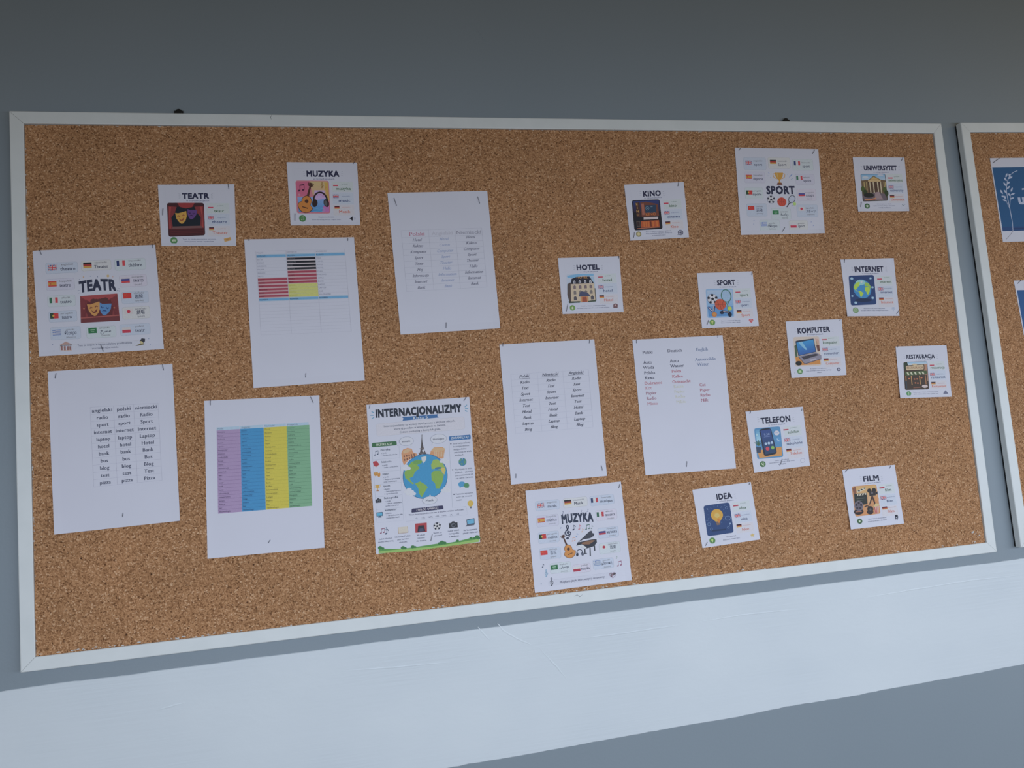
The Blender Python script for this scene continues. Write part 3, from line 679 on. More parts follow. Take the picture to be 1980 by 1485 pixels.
def icon_house(s, m0):
    s.poly([(1372, 1150), (1425, 1188), (1418, 1262), (1325, 1262), (1322, 1188)], (102, 76, 80)); s.ell(1372, 1205, 18, 20, (165, 140, 138), n=10)
card('HOTEL', (1070, 485, 11.42), [(100, 160), (1455, 118), (1552, 1348), (205, 1398)], (168, 173, 186), ('HOTEL', 768, 418, 106, 505), (785, 471, 392),
     [(285, 520), (900, 497), (960, 1130), (318, 1165)], [(1040, 568), (1053, 797), (1068, 1012)], [('hotel', 1192, 670, 200), ('hotel', 1207, 905, 200), ('Hotel', 1222, 1112, 195)],
     [(1212, 548), (1235, 790), (1245, 1010)], (422, 1258, 60), [('Hotel to miejsce, w którym możemy', 890, 1210, 540), ('nocować, odpoczywać i czuć się jak w domu.', 885, 1258, 720)],
     'small HOTEL card with a cream hotel building picture', art_hotel, icon_house, (92, 132, 62), lambda s, m: (s.poly([m(-.5, .1), m(0, -.45), m(.5, .1)], (222, 228, 205)), s.poly([m(-.3, .1), m(.3, .1), m(.3, .5), m(-.3, .5)], (222, 228, 205))))
def art_sport(s, q):
    C = lambda u, v: cross(q, u, v)
    s.rquad(q, 45, (120, 152, 185)); s.grad([C(.03, .05), C(.97, .05), C(.97, .6), C(.03, .6)], (155, 175, 200), (110, 148, 185)); s.grad([C(.03, .6), C(.97, .6), C(.96, .95), C(.05, .95)], (85, 130, 175), (68, 118, 168))
    racket(s, s.loc(742, 720, 172, -.05), (55, 98, 85), (130, 160, 185), (95, 130, 105)); ball(s, s.loc(432, 722, 112), ink=(22, 24, 36)); basket(s, s.loc(605, 842, 122), (168, 72, 45))
    s.line([(335, 900), (440, 1000)], 46, (45, 52, 100)); s.line([(340, 905), (435, 995)], 14, (215, 215, 228)); s.line([(475, 880), (450, 1000)], 44, (42, 46, 80)); s.line([(450, 870), (445, 990)], 12, (215, 215, 228))
    s.ell(472, 1062, 56, 56, (228, 140, 55)); s.ell(472, 1062, 34, 34, (238, 170, 90)); s.line([(640, 990), (820, 1015)], 40, (42, 44, 62)); s.line([(665, 988), (790, 1012)], 13, (215, 200, 215)); s.ell(640, 1020, 45, 38, (26, 32, 52)); s.ell(815, 1062, 42, 56, (20, 26, 42)); s.ell(812, 930, 44, 46, (195, 212, 70))
def icon_heart(s, m0): heart(s, s.loc(1283, 1200, 50), (172, 68, 74)); s.line([(1245, 1195), (1268, 1195), (1278, 1175), (1290, 1220), (1300, 1195), (1325, 1195)], 7, (222, 205, 215))
card('SPORT', (1340, 515, 11.42), [(85, 150), (1310, 110), (1455, 1315), (200, 1370)], (168, 173, 187), ('SPORT', 735, 410, 104, 400), (770, 464, 370),
     [(278, 500), (880, 490), (910, 1122), (318, 1145)], [(990, 560), (1000, 780), (1020, 998)], [('sport', 1130, 655, 185), ('sport', 1145, 880, 185), ('Sport', 1165, 1100, 185)],
     [(1145, 538), (1170, 775), (1185, 990)], (427, 1240, 63), [('Sport to aktywność fizyczna,', 835, 1198, 425), ('która wzmacnia ciało i umysł.', 835, 1240, 425)],
     'small SPORT card with balls, a racket and a medal on blue', art_sport, icon_heart, (88, 128, 62), lambda s, m: trophy(s, lambda a, b_: m(a * .5, b_ * .5), (205, 215, 130), (190, 205, 120)))
def art_uni(s, q):
    C = lambda u, v: cross(q, u, v)
    s.rquad(q, 40, (60, 55, 48)); s.grad([C(.02, .02), C(.98, .02), C(.98, .25), C(.02, .25)], (95, 135, 165), (150, 165, 180), 6); s.ell(395, 570, 70, 28, (185, 195, 205)); s.ell(740, 520, 70, 24, (175, 185, 200))
    s.poly([C(.0, .24), C(.25, .21), C(.3, .24), C(.3, .75), C(.02, .75)], (88, 72, 52)); s.poly([C(.75, .21), C(.98, .24), C(.97, .75), C(.75, .75)], (86, 70, 52)); s.poly([C(.26, .22), C(.8, .22), C(.79, .68), C(.28, .68)], (66, 48, 38))
    s.poly([C(.3, .22), C(.52, .07), C(.8, .22)], (92, 84, 62)); s.poly([C(.36, .21), C(.52, .11), C(.73, .21)], (172, 142, 88)); s.poly([C(.28, .22), C(.79, .22), C(.79, .29), C(.28, .29)], (200, 172, 122))
    for u in (.1, .2, .9, .95): s.poly([C(u, .3), C(u + .025, .3), C(u + .025, .6), C(u, .6)], (178, 162, 105))
    for u in (.32, .46, .63, .75): s.poly([C(u, .3), C(u + .045, .3), C(u + .055, .72), C(u + .01, .72)], (218, 205, 172))
    for u, v in ((.05, .55), (.13, .68), (.92, .6), (.97, .72)): s.ell(*C(u, v), 46, 70, (58, 72, 34) if v < .65 else (36, 50, 28))
    s.poly([C(.02, .76), C(.55, .7), C(.9, .74), C(.98, .97), C(.05, .97)], (84, 74, 82)); s.poly([C(.52, .68), C(.68, .66), C(.82, .95), C(.5, .95)], (125, 108, 112)); s.ell(475, 980, 120, 55, (22, 24, 24)); s.line([(380, 1085), (520, 1080), (640, 1045)], 26, (172, 122, 82)); s.line([(420, 1100), (640, 1068)], 10, (150, 60, 50))
def icon_pen(s, m0):
    for a, b_, c_, d_ in ((1240, 1190, 1290, 1262), (1300, 1180, 1255, 1255)): s.line([(a, b_), (c_, d_)], 12, (90, 105, 110))
    s.ell(1225, 1250, 16, 12, (165, 170, 185)); s.line([(1300, 1205), (1320, 1185)], 6, (130, 140, 155))
card('UNIWERSYTET', (1640, 295, 11.877), [(105, 108), (1290, 112), (1405, 1345), (230, 1352)], (156, 160, 170), ('UNIWERSYTET', 742, 405, 100, 755), (757, 464, 350),
     [(285, 490), (850, 485), (915, 1105), (335, 1125)], [(967, 575), (985, 790), (1010, 1008)], [('uniwersytet', 1090, 662, 320), ('university', 1120, 896, 300), ('Universität', 1145, 1105, 310)],
     [(1115, 552), (1150, 788), (1165, 1002)], (438, 1228, 60), [('Uniwersytet to szkoła', 830, 1180, 330), ('wyższa, w której zdobywa się wiedzę', 830, 1222, 500), ('i tytuły naukowe.', 840, 1265, 290)],
     'small UNIWERSYTET card with a columned building picture', art_uni, icon_pen, (48, 82, 52), lambda s, m: (s.poly([m(-.6, -.1), m(0, -.42), m(.6, -.1), m(0, .2)], (205, 215, 200)), s.poly([m(-.35, .1), m(.35, .1), m(.3, .42), m(-.3, .42)], (195, 208, 190))), curl=(0, .0, .0025, .0018))
def art_net(s, q):
    C = lambda u, v: cross(q, u, v)
    s.rquad(q, 48, (28, 52, 98)); s.ell(620, 1035, 190, 40, (20, 36, 68)); s.ell(598, 785, 196, 212, (48, 118, 168)); m = s.loc(598, 785, 200); s.ell(560, 640, 110, 60, (120, 170, 175))
    continents(s, m, (148, 178, 62), (128, 165, 70))
    for x, y, r_ in ((365, 555, 34), (778, 550, 26), (822, 748, 28), (828, 982, 32), (378, 942, 24), (455, 1090, 34)): s.ell(x, y, r_, r_ * .85, (140, 185, 215)); s.ell(x, y, r_ * .45, r_ * .4, (205, 220, 235))
    for a, b_ in (((400, 570), (470, 620)), ((735, 590), (760, 570)), ((770, 900), (810, 960)), ((430, 900), (400, 925))): s.line([a, b_], 4, (80, 120, 165))
def icon_wifi(s, m0):
    for k, r_ in enumerate((62, 42, 22)): s.line([(1282 + r_ * math.cos(math.radians(a)), 1262 - r_ * 1.1 * math.sin(math.radians(a))) for a in range(45, 136, 15)], 9, (120, 140, 165))
    s.ell(1282, 1264, 8, 8, (110, 130, 160), n=8)
card('INTERNET', (1615, 490, 11.42), [(115, 135), (1292, 104), (1420, 1380), (268, 1390)], (166, 171, 184), ('INTERNET', 752, 402, 112, 640), (775, 452, 365),
     [(295, 492), (852, 474), (912, 1125), (345, 1152)], [(978, 555), (1000, 782), (1020, 1005)], [('internet', 1115, 650, 255), ('internet', 1135, 882, 260), ('Internet', 1150, 1102, 260)],
     [(1135, 530), (1165, 770), (1185, 998)], (452, 1255, 63), [('Internet to sieć, która łączy ludzi', 865, 1215, 465), ('na całym świecie i daje dostęp do informacji.', 875, 1258, 600)],
     'small INTERNET card with a globe on a dark blue picture', art_net, icon_wifi, (92, 122, 82), lambda s, m: (s.mell(m, 0, 0, .62, .62, None, outline=(175, 200, 165), lw=7), s.mell(m, 0, 0, .28, .62, None, outline=(175, 200, 165), lw=5), s.line([m(-.6, 0), m(.6, 0)], 5, (175, 200, 165))), curl=(0, .0045, 0, .003))
def art_komp(s, q):
    C = lambda u, v: cross(q, u, v)
    s.rquad(q, 42, (188, 178, 170)); s.poly([C(.03, .68), C(.97, .6), C(.97, .95), C(.06, .96)], (202, 138, 66)); s.poly([C(.02, .3), C(.1, .25), C(.12, .66), C(.04, .68)], (62, 82, 62)); s.poly([C(.84, .06), C(.98, .1), C(.98, .3), C(.88, .32)], (195, 160, 150))
    s.poly([C(.86, .3), C(.98, .3), C(.99, .5), C(.9, .52)], (92, 60, 56)); s.line([C(.9, .3), C(.88, .15)], 9, (120, 120, 70)); s.line([C(.93, .3), C(.95, .14)], 9, (110, 112, 70)); s.ell(700, 740, 40, 90, (205, 200, 195))
    s.poly([(308, 610), (330, 590), (690, 545), (700, 560), (752, 830), (372, 920)], (34, 44, 66)); s.grad([(328, 632), (688, 565), (738, 822), (382, 905)], (45, 130, 185), (38, 82, 150)); s.poly([(370, 622), (450, 610), (560, 780), (530, 790), (430, 700)], (120, 178, 212))
    s.poly([(372, 925), (755, 838), (860, 905), (862, 975), (545, 1088), (500, 1080)], (120, 118, 135)); s.poly([(430, 935), (745, 865), (815, 895), (490, 995)], (52, 50, 60)); s.poly([(600, 1000), (735, 962), (770, 985), (640, 1030)], (150, 148, 165)); s.line([(372, 930), (505, 1085), (862, 978)], 12, (62, 58, 66))
    s.ell(378, 1072, 66, 50, (24, 28, 30))
def icon_gear(s, m0):
    m = s.loc(1230, 1200, 44)
    s.poly([m((1 if k % 4 < 2 else .78) * math.cos(k * math.pi / 16 * 1), (1 if k % 4 < 2 else .78) * math.sin(k * math.pi / 16)) for k in range(32)], (72, 74, 98)); s.mell(m, 0, 0, .42, .42, (165, 168, 188))
card('KOMPUTER', (1510, 605, 11.0), [(98, 182), (1292, 130), (1395, 1320), (225, 1385)], (172, 178, 194), ('KOMPUTER', 702, 418, 108, 690, .055), (725, 468, 345),
     [(262, 515), (810, 497), (862, 1120), (305, 1145)], [(925, 560), (942, 780), (962, 997)], [('komputer', 1048, 652, 300), ('computer', 1075, 882, 305), ('Computer', 1105, 1095, 290)],
     [(1070, 535), (1105, 770), (1120, 985)], (405, 1245, 58), [('Komputer to urządzenie,', 800, 1180, 340), ('które przetwarza dane i pomaga w pracy i', 808, 1222, 530), ('nauce.', 820, 1265, 90)],
     'small KOMPUTER card with an open laptop picture', art_komp, icon_gear, (72, 120, 72), lambda s, m: (s.poly([m(-.5, -.35), m(.5, -.35), m(.5, .25), m(-.5, .25)], (165, 195, 150)), s.poly([m(-.6, .35), m(.6, .35), m(.6, .5), m(-.6, .5)], (210, 220, 200))), stand=.002)
def art_rest(s, q):
    C = lambda u, v: cross(q, u, v)
    s.rquad(q, 42, (60, 46, 38)); s.grad([C(.15, .01), C(.98, .01), C(.98, .12), C(.1, .12)], (130, 170, 205), (190, 200, 210), 4); s.poly([C(.0, .04), C(.16, .01), C(.2, .14), C(.03, .3)], (36, 52, 36)); s.poly([C(.82, .1), C(.98, .1), C(.98, .7), C(.88, .7)], (150, 112, 92))
    s.rquad([C(.07, .12), C(.87, .10), C(.87, .3), C(.09, .32)], 30, (62, 48, 36)); s.rquad([C(.09, .14), C(.84, .12), C(.84, .285), C(.11, .30)], 30, (218, 198, 165)); s.ell(602, 555, 62, 22, (218, 198, 165)); s.T('RESTAURACJA', 612, 655, 50, (112, 72, 52), 'bold', fit=385)
    s.poly([C(.04, .35), C(.95, .33), C(.96, .46), C(.05, .49)], (62, 78, 48))
    for u in (.11, .26, .42, .6, .74): s.poly([C(u, .37), C(u + .07, .37), C(u + .11, .46), C(u + .04, .46)], (215, 218, 195))
    s.poly([C(.08, .5), C(.95, .48), C(.95, .97), C(.08, .97)], (58, 46, 38))
    for u, c_ in ((.05, (165, 115, 68)), (.28, (172, 132, 82)), (.62, (172, 132, 82)), (.86, (150, 105, 70))): s.poly([C(u, .5), C(u + .035, .5), C(u + .045, .82), C(u + .01, .82)], c_)
    for u, v in ((.2, .6), (.42, .62), (.53, .62), (.72, .58), (.45, .76), (.55, .77)): s.ell(*C(u, v), 22, 16, (185, 110, 78))
    s.poly([C(.02, .68), C(.1, .66), C(.1, .96), C(.05, .96)], (48, 56, 66)); s.ell(845, 1075, 72, 36, (205, 190, 192)); s.line([(845, 1080), (850, 1140)], 12, (215, 205, 205)); s.line([C(.35, .93), C(.65, .92)], 22, (110, 72, 58))
def icon_cloche(s, m0): s.poly([(1285, 1262), (1300, 1215), (1325, 1190), (1342, 1165), (1355, 1190), (1385, 1215), (1405, 1258)], (92, 96, 122))
card('RESTAURACJA', (1720, 660, 12.378), [(145, 125), (1360, 92), (1492, 1325), (258, 1360)], (170, 175, 192), ('RESTAURACJA', 745, 405, 88, 675), (805, 458, 370),
     [(330, 500), (900, 475), (950, 1145), (370, 1165)], [(1015, 562), (1028, 790), (1050, 1000)], [('restauracja', 1155, 652, 335), ('restaurant', 1172, 882, 330), ('Restaurant', 1190, 1098, 340)],
     [(1190, 540), (1210, 780), (1230, 1000)], (460, 1252, 58), [('Restauracja to miejsce, w którym możemy', 868, 1212, 600), ('zjeść smaczne dania i miło spędzić czas.', 875, 1256, 600)],
     'small RESTAURACJA card with a green awning shopfront picture', art_rest, icon_cloche, (72, 125, 82), lambda s, m: s.poly([m(-.1, -.5), m(.15, -.5), m(.1, .6), m(-.05, .6)], (205, 222, 200)), curl=(0, .002, 0, .002), stand=.0025)
def art_tel(s, q):
    C = lambda u, v: cross(q, u, v)
    s.rquad(q, 48, (75, 128, 172)); s.poly([C(.04, .72), C(.97, .66), C(.96, .95), C(.08, .97)], (208, 150, 82)); s.grad([C(.04, .08), C(.2, .06), C(.22, .4), C(.05, .42)], (85, 140, 180), (150, 190, 210), 5)
    for a in (-50, -25, 0, 25, 50): s.poly([(380, 870), (388 + a * 1.3 - 16, 760 + abs(a)), (388 + a * 1.5, 745 + abs(a)), (400, 870)], (62, 92, 62))
    s.poly([(338, 890), (440, 895), (435, 1010), (352, 1018)], (55, 66, 88))
    s.rquad([(398, 530), (640, 500), (772, 1030), (505, 1092)], 60, (28, 34, 52)); s.grad([(425, 560), (630, 530), (745, 1000), (530, 1048)], (45, 68, 128), (36, 60, 92)); s.T('9:30', 560, 655, 44, (150, 170, 215), 'reg', fit=115); s.line([(500, 690), (625, 672)], 8, (110, 130, 180))
    s.rquad([(460, 520), (600, 500), (605, 535), (465, 550)], 12, (28, 34, 52))
    for x, y in ((540, 828), (602, 816), (662, 804)): s.ell(x, y, 26, 28, (165, 190, 220))
    s.ell(575, 928, 38, 40, (205, 68, 88)); s.ell(680, 908, 34, 36, (120, 168, 80)); s.ell(762, 605, 55, 50, (222, 222, 235)); s.line([(735, 605), (790, 600)], 14, (150, 160, 190)); s.ell(795, 748, 60, 56, (80, 135, 185)); s.line([(770, 720), (785, 760), (820, 770)], 15, (185, 212, 232))
    s.ell(355, 645, 22, 22, (165, 205, 222))
def icon_bubble(s, m0): s.ell(1295, 1170, 46, 42, (195, 198, 215), outline=(120, 122, 142), lw=5); s.line([(1265, 1195), (1252, 1222), (1285, 1208)], 5, (120, 122, 142))
card('TELEFON', (1430, 780, 10.607), [(120, 170), (1297, 65), (1445, 1275), (300, 1422)], (180, 185, 202), ('TELEFON', 745, 390, 112, 610, .085), (765, 444, 345),
     [(297, 512), (832, 470), (900, 1100), (365, 1145)], [(950, 530), (980, 750), (1012, 962)], [('telefon', 1105, 608, 225), ('telephone', 1130, 838, 325), ('Telefon', 1160, 1045, 240)],
     [(1105, 495), (1150, 735), (1175, 952)], (475, 1245, 61), [('Telefon to urządzenie', 865, 1158, 300), ('które umożliwia rozmowę z drugą osobą', 872, 1195, 510), ('na odległość.', 878, 1240, 170)],
     'small TELEFON card with a dark smartphone picture', art_tel, icon_bubble, (62, 102, 62), lambda s, m: (s.line([m(-.35, -.4), m(-.15, .15), m(.4, .4)], 17, (205, 220, 195)), s.line([m(.05, -.45), m(.4, -.35), m(.48, 0)], 7, (190, 210, 180))))
def art_idea(s, q):
    s.rquad(q, 55, (36, 62, 112)); s.poly([(470, 1060), (780, 1030), (780, 1060), (500, 1095)], (26, 46, 84))
    for a in range(-60, 250, 24): t = math.radians(a); s.line([(592 + 165 * math.cos(t), 745 - 165 * math.sin(t)), (592 + 195 * math.cos(t), 745 - 195 * math.sin(t))], 9, (78, 108, 150))
    bulb(s, s.loc(605, 800, 165), (228, 178, 62), (112, 92, 82)); s.ell(600, 760, 52, 48, (235, 210, 120)); s.poly([(600, 830), (650, 822), (662, 905), (620, 912)], (222, 138, 50))
    for x, y, r_ in ((795, 605, 24), (435, 940, 30), (485, 1038, 22), (830, 1005, 18)): s.ell(x, y, r_, r_, None, outline=(110, 138, 178), lw=7)
    s.ell(822, 815, 56, 42, None, outline=(105, 132, 175), lw=8); s.ell(868, 925, 16, 16, (130, 155, 190)); s.line([(868, 940), (845, 985)], 7, (110, 138, 178)); s.line([(388, 615), (410, 640)], 12, (130, 150, 185)); s.line([(380, 870), (430, 852)], 8, (120, 145, 180)); s.line([(745, 545), (765, 560)], 8, (110, 138, 178))
def icon_star(s, m0): star(s, s.loc(1325, 1165, 52), (188, 168, 105))
card('IDEA', (1330, 925, 10.607), [(92, 235), (1290, 72), (1482, 1252), (300, 1430)], (186, 192, 210), ('IDEA', 755, 420, 112, 320, .11), (770, 470, 345),
     [(318, 562), (852, 488), (945, 1110), (402, 1190)], [(983, 550), (1018, 765), (1052, 970)], [('idea', 1125, 628, 140), ('idea', 1160, 852, 140), ('Idee', 1190, 1065, 140)],
     [(1135, 505), (1180, 740), (1208, 955)], (503, 1275, 62), [('Idea to pomysł,', 895, 1185, 200), ('który może zmienić świat.', 900, 1240, 350)],
     'small IDEA card with a glowing yellow light bulb picture', art_idea, icon_star, (82, 128, 72), lambda s, m: bulb(s, lambda a, b_: m(a * .45, b_ * .55), (165, 200, 110), (205, 220, 190)))
def art_film(s, q):
    C = lambda u, v: cross(q, u, v)
    s.rquad(q, 45, (182, 132, 88)); s.grad([C(.15, .02), C(.97, .03), C(.97, .4), C(.15, .4)], (218, 178, 110), (205, 165, 120), 5); s.poly([C(.02, .05), C(.16, .02), C(.17, .22), C(.05, .3)], (120, 78, 58)); s.poly([C(.04, .88), C(.96, .8), C(.96, .96), C(.1, .98)], (196, 136, 84))
    s.poly([(335, 690), (590, 665), (610, 900), (345, 935)], (38, 42, 40)); s.poly([(385, 630), (555, 550), (575, 590), (405, 668)], (222, 215, 195)); s.poly([(395, 690), (580, 668), (582, 705), (400, 732)], (222, 215, 195))
    for k in range(3): s.poly([(405 + k * 58, 625 - k * 27), (432 + k * 58, 612 - k * 27), (462 + k * 55, 628 - k * 26), (436 + k * 55, 642 - k * 26)], (40, 40, 40)); s.poly([(430 + k * 55, 690 - k * 6), (455 + k * 55, 687 - k * 6), (440 + k * 55, 722 - k * 6), (415 + k * 55, 725 - k * 6)], (40, 40, 40))
    s.line([(385, 790), (560, 770)], 5, (120, 125, 115)); s.line([(390, 830), (560, 810)], 5, (110, 115, 105))
    s.poly([(610, 760), (665, 745), (680, 880), (620, 890)], (205, 168, 128)); s.ell(648, 625, 44, 46, (38, 32, 34)); s.ell(742, 615, 46, 48, (38, 32, 34)); s.poly([(640, 640), (770, 630), (780, 720), (650, 735)], (44, 38, 40)); s.ell(702, 672, 22, 22, (95, 90, 98)); s.poly([(690, 730), (720, 728), (780, 900), (755, 905), (708, 780), (660, 910), (640, 905)], (58, 42, 40)); s.poly([(775, 650), (815, 640), (818, 700), (780, 700)], (44, 38, 40))
    s.ell(430, 1055, 100, 62, (38, 32, 36)); s.ell(430, 935, 92, 104, (112, 104, 118)); s.ell(430, 935, 78, 90, (92, 86, 100))
    for k in range(5): s.ell(430 + 52 * math.cos(k * 1.257 - 1.57), 935 + 58 * math.sin(k * 1.257 - 1.57), 21, 23, (44, 38, 48))
    s.line([(365, 1060), (490, 1050)], 12, (170, 110, 85)); s.ell(668, 1000, 62, 60, (40, 36, 40)); s.ell(665, 1060, 66, 50, (48, 38, 40)); s.line([(550, 960), (600, 930), (640, 950)], 24, (62, 52, 50)); s.ell(668, 1010, 24, 24, (84, 82, 84))
    s.poly([(735, 955), (845, 935), (838, 1085), (765, 1095)], (205, 185, 180))
    for k in range(3): s.poly([(742 + k * 36, 955 - k * 6), (760 + k * 36, 952 - k * 6), (785 + k * 22, 1090 - k * 3), (770 + k * 22, 1092 - k * 3)], (170, 68, 60))
    for x, y in ((755, 935), (785, 900), (815, 925), (780, 930), (822, 905)): s.ell(x, y, 24, 20, (225, 205, 150))
    s.ell(795, 790, 45, 55, (215, 155, 100))
def icon_cam(s, m0): s.ell(1200, 1140, 32, 26, (26, 28, 44)); s.poly([(1168, 1150), (1240, 1150), (1232, 1195), (1178, 1198)], (46, 50, 68)); s.ell(1205, 1172, 14, 12, (170, 175, 192)); s.line([(1200, 1195), (1185, 1228)], 8, (70, 74, 92)); s.line([(1212, 1195), (1228, 1222)], 8, (70, 74, 92))
card('FILM', (1620, 890, 10.607), [(92, 195), (1165, 92), (1360, 1298), (268, 1418)], (184, 190, 208), ('FILM', 687, 422, 102, 325, .09), (712, 470, 330),
     [(282, 538), (788, 490), (878, 1092), (358, 1158)], [(903, 555), (935, 768), (965, 980)], [('film', 1035, 632, 130), ('film', 1070, 856, 130), ('Film', 1095, 1070, 135)],
     [(1045, 520), (1085, 750), (1110, 960)], (450, 1250, 54), [('Film to historia opowiedziana', 810, 1188, 370), ('za pomocą obrazów i dźwięków.', 812, 1236, 390)],
     'small FILM card with clapperboard, reel and popcorn picture', art_film, icon_cam, (58, 92, 62), lambda s, m: s.poly([m(-.3, -.5), m(.55, 0), m(-.3, .5)], (195, 215, 190)), stand=.0025, curl=(0, 0, 0, .002))

# ------------------------------------------------------------------ the three language posters
BUB = {'b': (-8, -2, 2), 'c': (3, 2, -8), 'g': (-4, 2, -4), 'l': (-1, -3, 1), 'p': (2, -4, -2)}
def poster(crop, cn, white, label, bubbles, k, **kw):
    s = Sheet('language_poster', label, 'poster', crop, cn, white, 'square language posters', **kw)
    for (x0, y0, x1, y1, tint, fl, fx, fy, small, lx, ly, word, wx, wy, ww, *rom) in bubbles:
        cx, cy, bw_, bh_ = (x0 + x1) / 2, (y0 + y1) / 2, (x1 - x0), (y1 - y0)
        s.part('speech_bubble'); base = tuple(a + b_ for a, b_ in zip(white, BUB[tint]))
        edge = tuple(a * .82 + 5 for a in base); bh_ -= abs(s.hd().y) * bw_ * .9
        s.rr(cx, cy, bw_, bh_, 22, base, edge, 2.4)
        o, hx, vy = s.frame(cx, cy); d = 1 if cx < (s.c[0].x + s.c[1].x) / 2 else -1
        tp = o + vy * bh_ * .5 + hx * d * bw_ * .38
        s.poly([tp - hx * 12, tp + hx * 12, tp + vy * 14 + hx * d * 8], base)
        b = s.flush()
        s.part('flag', b); flag(s, fl, fx, fy, 100 * k, 66 * k); o_ = s.flush()
        s.part('lettering', b); c2 = tuple(a * .5 + 30 for a in white)
        s.T(small, lx, ly + 8 * k, 22 * k, c2, 'bold', fit=min(145 * k, 17 * k * len(small)))
        s.T(word, wx, wy, 40 * k, (52, 56, 80), 'bold', fit=ww)
        if rom: s.T(rom[0], rom[1], rom[2] + 6, 18 * k, c2, 'bold', fit=rom[3])
        for q in (o_, s.flush()): q.location = (0, 0, 0)
    return s
s = poster((50, 460, 6.186), [(80, 155), (1547, 82), (1652, 1330), (158, 1418)], (165, 173, 192),
  'large TEATR poster with two masks, flags and speech bubbles', [
  (237, 285, 620, 430, 'b', 'UK', 317, 357, 'angielski', 492, 318, 'theatre', 503, 388, 180),
  (662, 260, 1020, 398, 'c', 'DE', 737, 327, 'niemiecki', 895, 295, 'Theater', 903, 362, 168),
  (1062, 240, 1432, 392, 'g', 'FR', 1135, 302, 'francuski', 1300, 272, 'théâtre', 1310, 342, 165),
  (245, 478, 582, 632, 'l', 'ES', 317, 550, 'hiszpański', 475, 517, 'teatro', 472, 583, 138),
  (260, 680, 592, 828, 'g', 'IT', 332, 747, 'włoski', 475, 717, 'teatro', 480, 780, 135),
  (275, 865, 612, 1012, 'b', 'PT', 340, 932, 'portugalski', 490, 902, 'teatro', 490, 964, 120),
  (295, 1055, 655, 1222, 'b', 'GR', 370, 1132, 'grecki', 530, 1098, 'θέατρο', 535, 1155, 142, '(theatro)', 540, 1188, 110),
  (1120, 435, 1447, 590, 'p', 'RU', 1192, 505, 'rosyjski', 1335, 466, 'театр', 1345, 525, 125, '(teatr)', 1345, 558, 90),
  (1145, 635, 1467, 788, 'b', 'CN', 1212, 692, 'chiński', 1350, 660, '剧院', 1355, 722, 96, '(jùyuàn)', 1360, 750, 95),
  (1155, 815, 1482, 974, 'c', 'JP', 1230, 880, 'japoński', 1372, 848, '劇場', 1375, 908, 96, '(gekijō)', 1380, 938, 85),
  (725, 1050, 1078, 1202, 'g', 'SA', 797, 1108, 'arabski', 940, 1076, '\uFEA1\uFEAE\uFEB4\uFEE3', 955, 1128, 125, '(masrah)', 958, 1165, 105),
  (1125, 1020, 1487, 1168, 'b', 'PL', 1203, 1103, 'polski', 1362, 1057, 'teatr', 1367, 1122, 115)], 1.0)
s.part('title_lettering'); s.T('TEATR', 862, 640, 122, (36, 42, 66), 'black', fit=445, arch=18)
s.part('confetti_marks')
for x, y, r_, c_ in ((690, 468, 8, (205, 165, 120)), (772, 458, 6, (110, 130, 165)), (855, 465, 6, (60, 80, 110)), (982, 455, 17, (215, 195, 150)), (640, 497, 6, (120, 130, 155)), (1040, 465, 6, (190, 150, 140))): s.ell(x, y, r_, r_, c_, n=8)
for p in ([(618, 632), (642, 630)], [(628, 662), (648, 655)], [(1090, 625), (1100, 638)], [(1098, 608), (1124, 608)], [(1110, 628), (1120, 640)]): s.line(p, 5, (90, 105, 135))
s.part('picture'); q = [(648, 695), (1095, 665), (1125, 990), (658, 1018)]; C = lambda u, v: cross(q, u, v)
s.rquad(q, 10, (112, 48, 52)); s.poly([C(.2, .2), C(.8, .18), C(.86, .5), C(.82, .78), C(.2, .8), (C(.12, .5))], (84, 34, 40)); s.poly([C(.0, .0), C(1, .0), C(.86, .14), C(.7, .25), C(.5, .2), C(.3, .27), C(.14, .16)], (138, 58, 62))
for k in range(7): s.line([C(.03 + k * .028, .1 + k * .01), C(.02 + k * .015, .8)], 4, (88, 34, 42)); s.line([C(.97 - k * .028, .1 + k * .01), C(.98 - k * .015, .8)], 4, (88, 34, 42))
s.poly([C(.0, .82), C(1, .8), C(1, 1), C(.0, 1)], (92, 42, 48)); s.line([C(0, .82), C(1, .8)], 14, (138, 72, 70))
for k in range(5): s.ell(*C(.35 + k * .08, .22 + .02 * math.sin(k)), 38, 30, (76, 40, 42), n=8)
mask(s, s.loc(812, 850, 78), (212, 158, 88), (98, 50, 42)); mask(s, s.loc(942, 848, 72, .28), (72, 118, 172), (38, 66, 118), True)
for x, y in ((695, 845), (1058, 835)): star(s, s.loc(x, y, 14), (200, 120, 90))
s.part('caption_box'); s.rr(915, 1298, 1020, 92, 30, tuple(a + b_ for a, b_ in zip((165, 173, 192), (-2, -2, -2))), (150, 152, 165), 2)
s.part('caption_lettering'); s.T('Teatr to miejsce, w którym oglądamy przedstawienia', 945, 1280, 24, (88, 94, 118), 'bold', fit=650); s.T('i przeżywamy różne emocje.', 945, 1324, 22, (88, 94, 118), 'bold', fit=330)
s.part('icon'); s.poly([(405, 1280), (478, 1240), (552, 1272), (545, 1290), (415, 1296)], (150, 125, 122))
for x in (428, 465, 502, 530): s.poly([(x - 11, 1296), (x + 11, 1294), (x + 13, 1345), (x - 9, 1347)], (122, 88, 88)); s.line([(x - 12, 1296), (x - 10, 1346)], 4, (205, 190, 185))
s.line([(412, 1354), (555, 1345)], 12, (182, 160, 152))
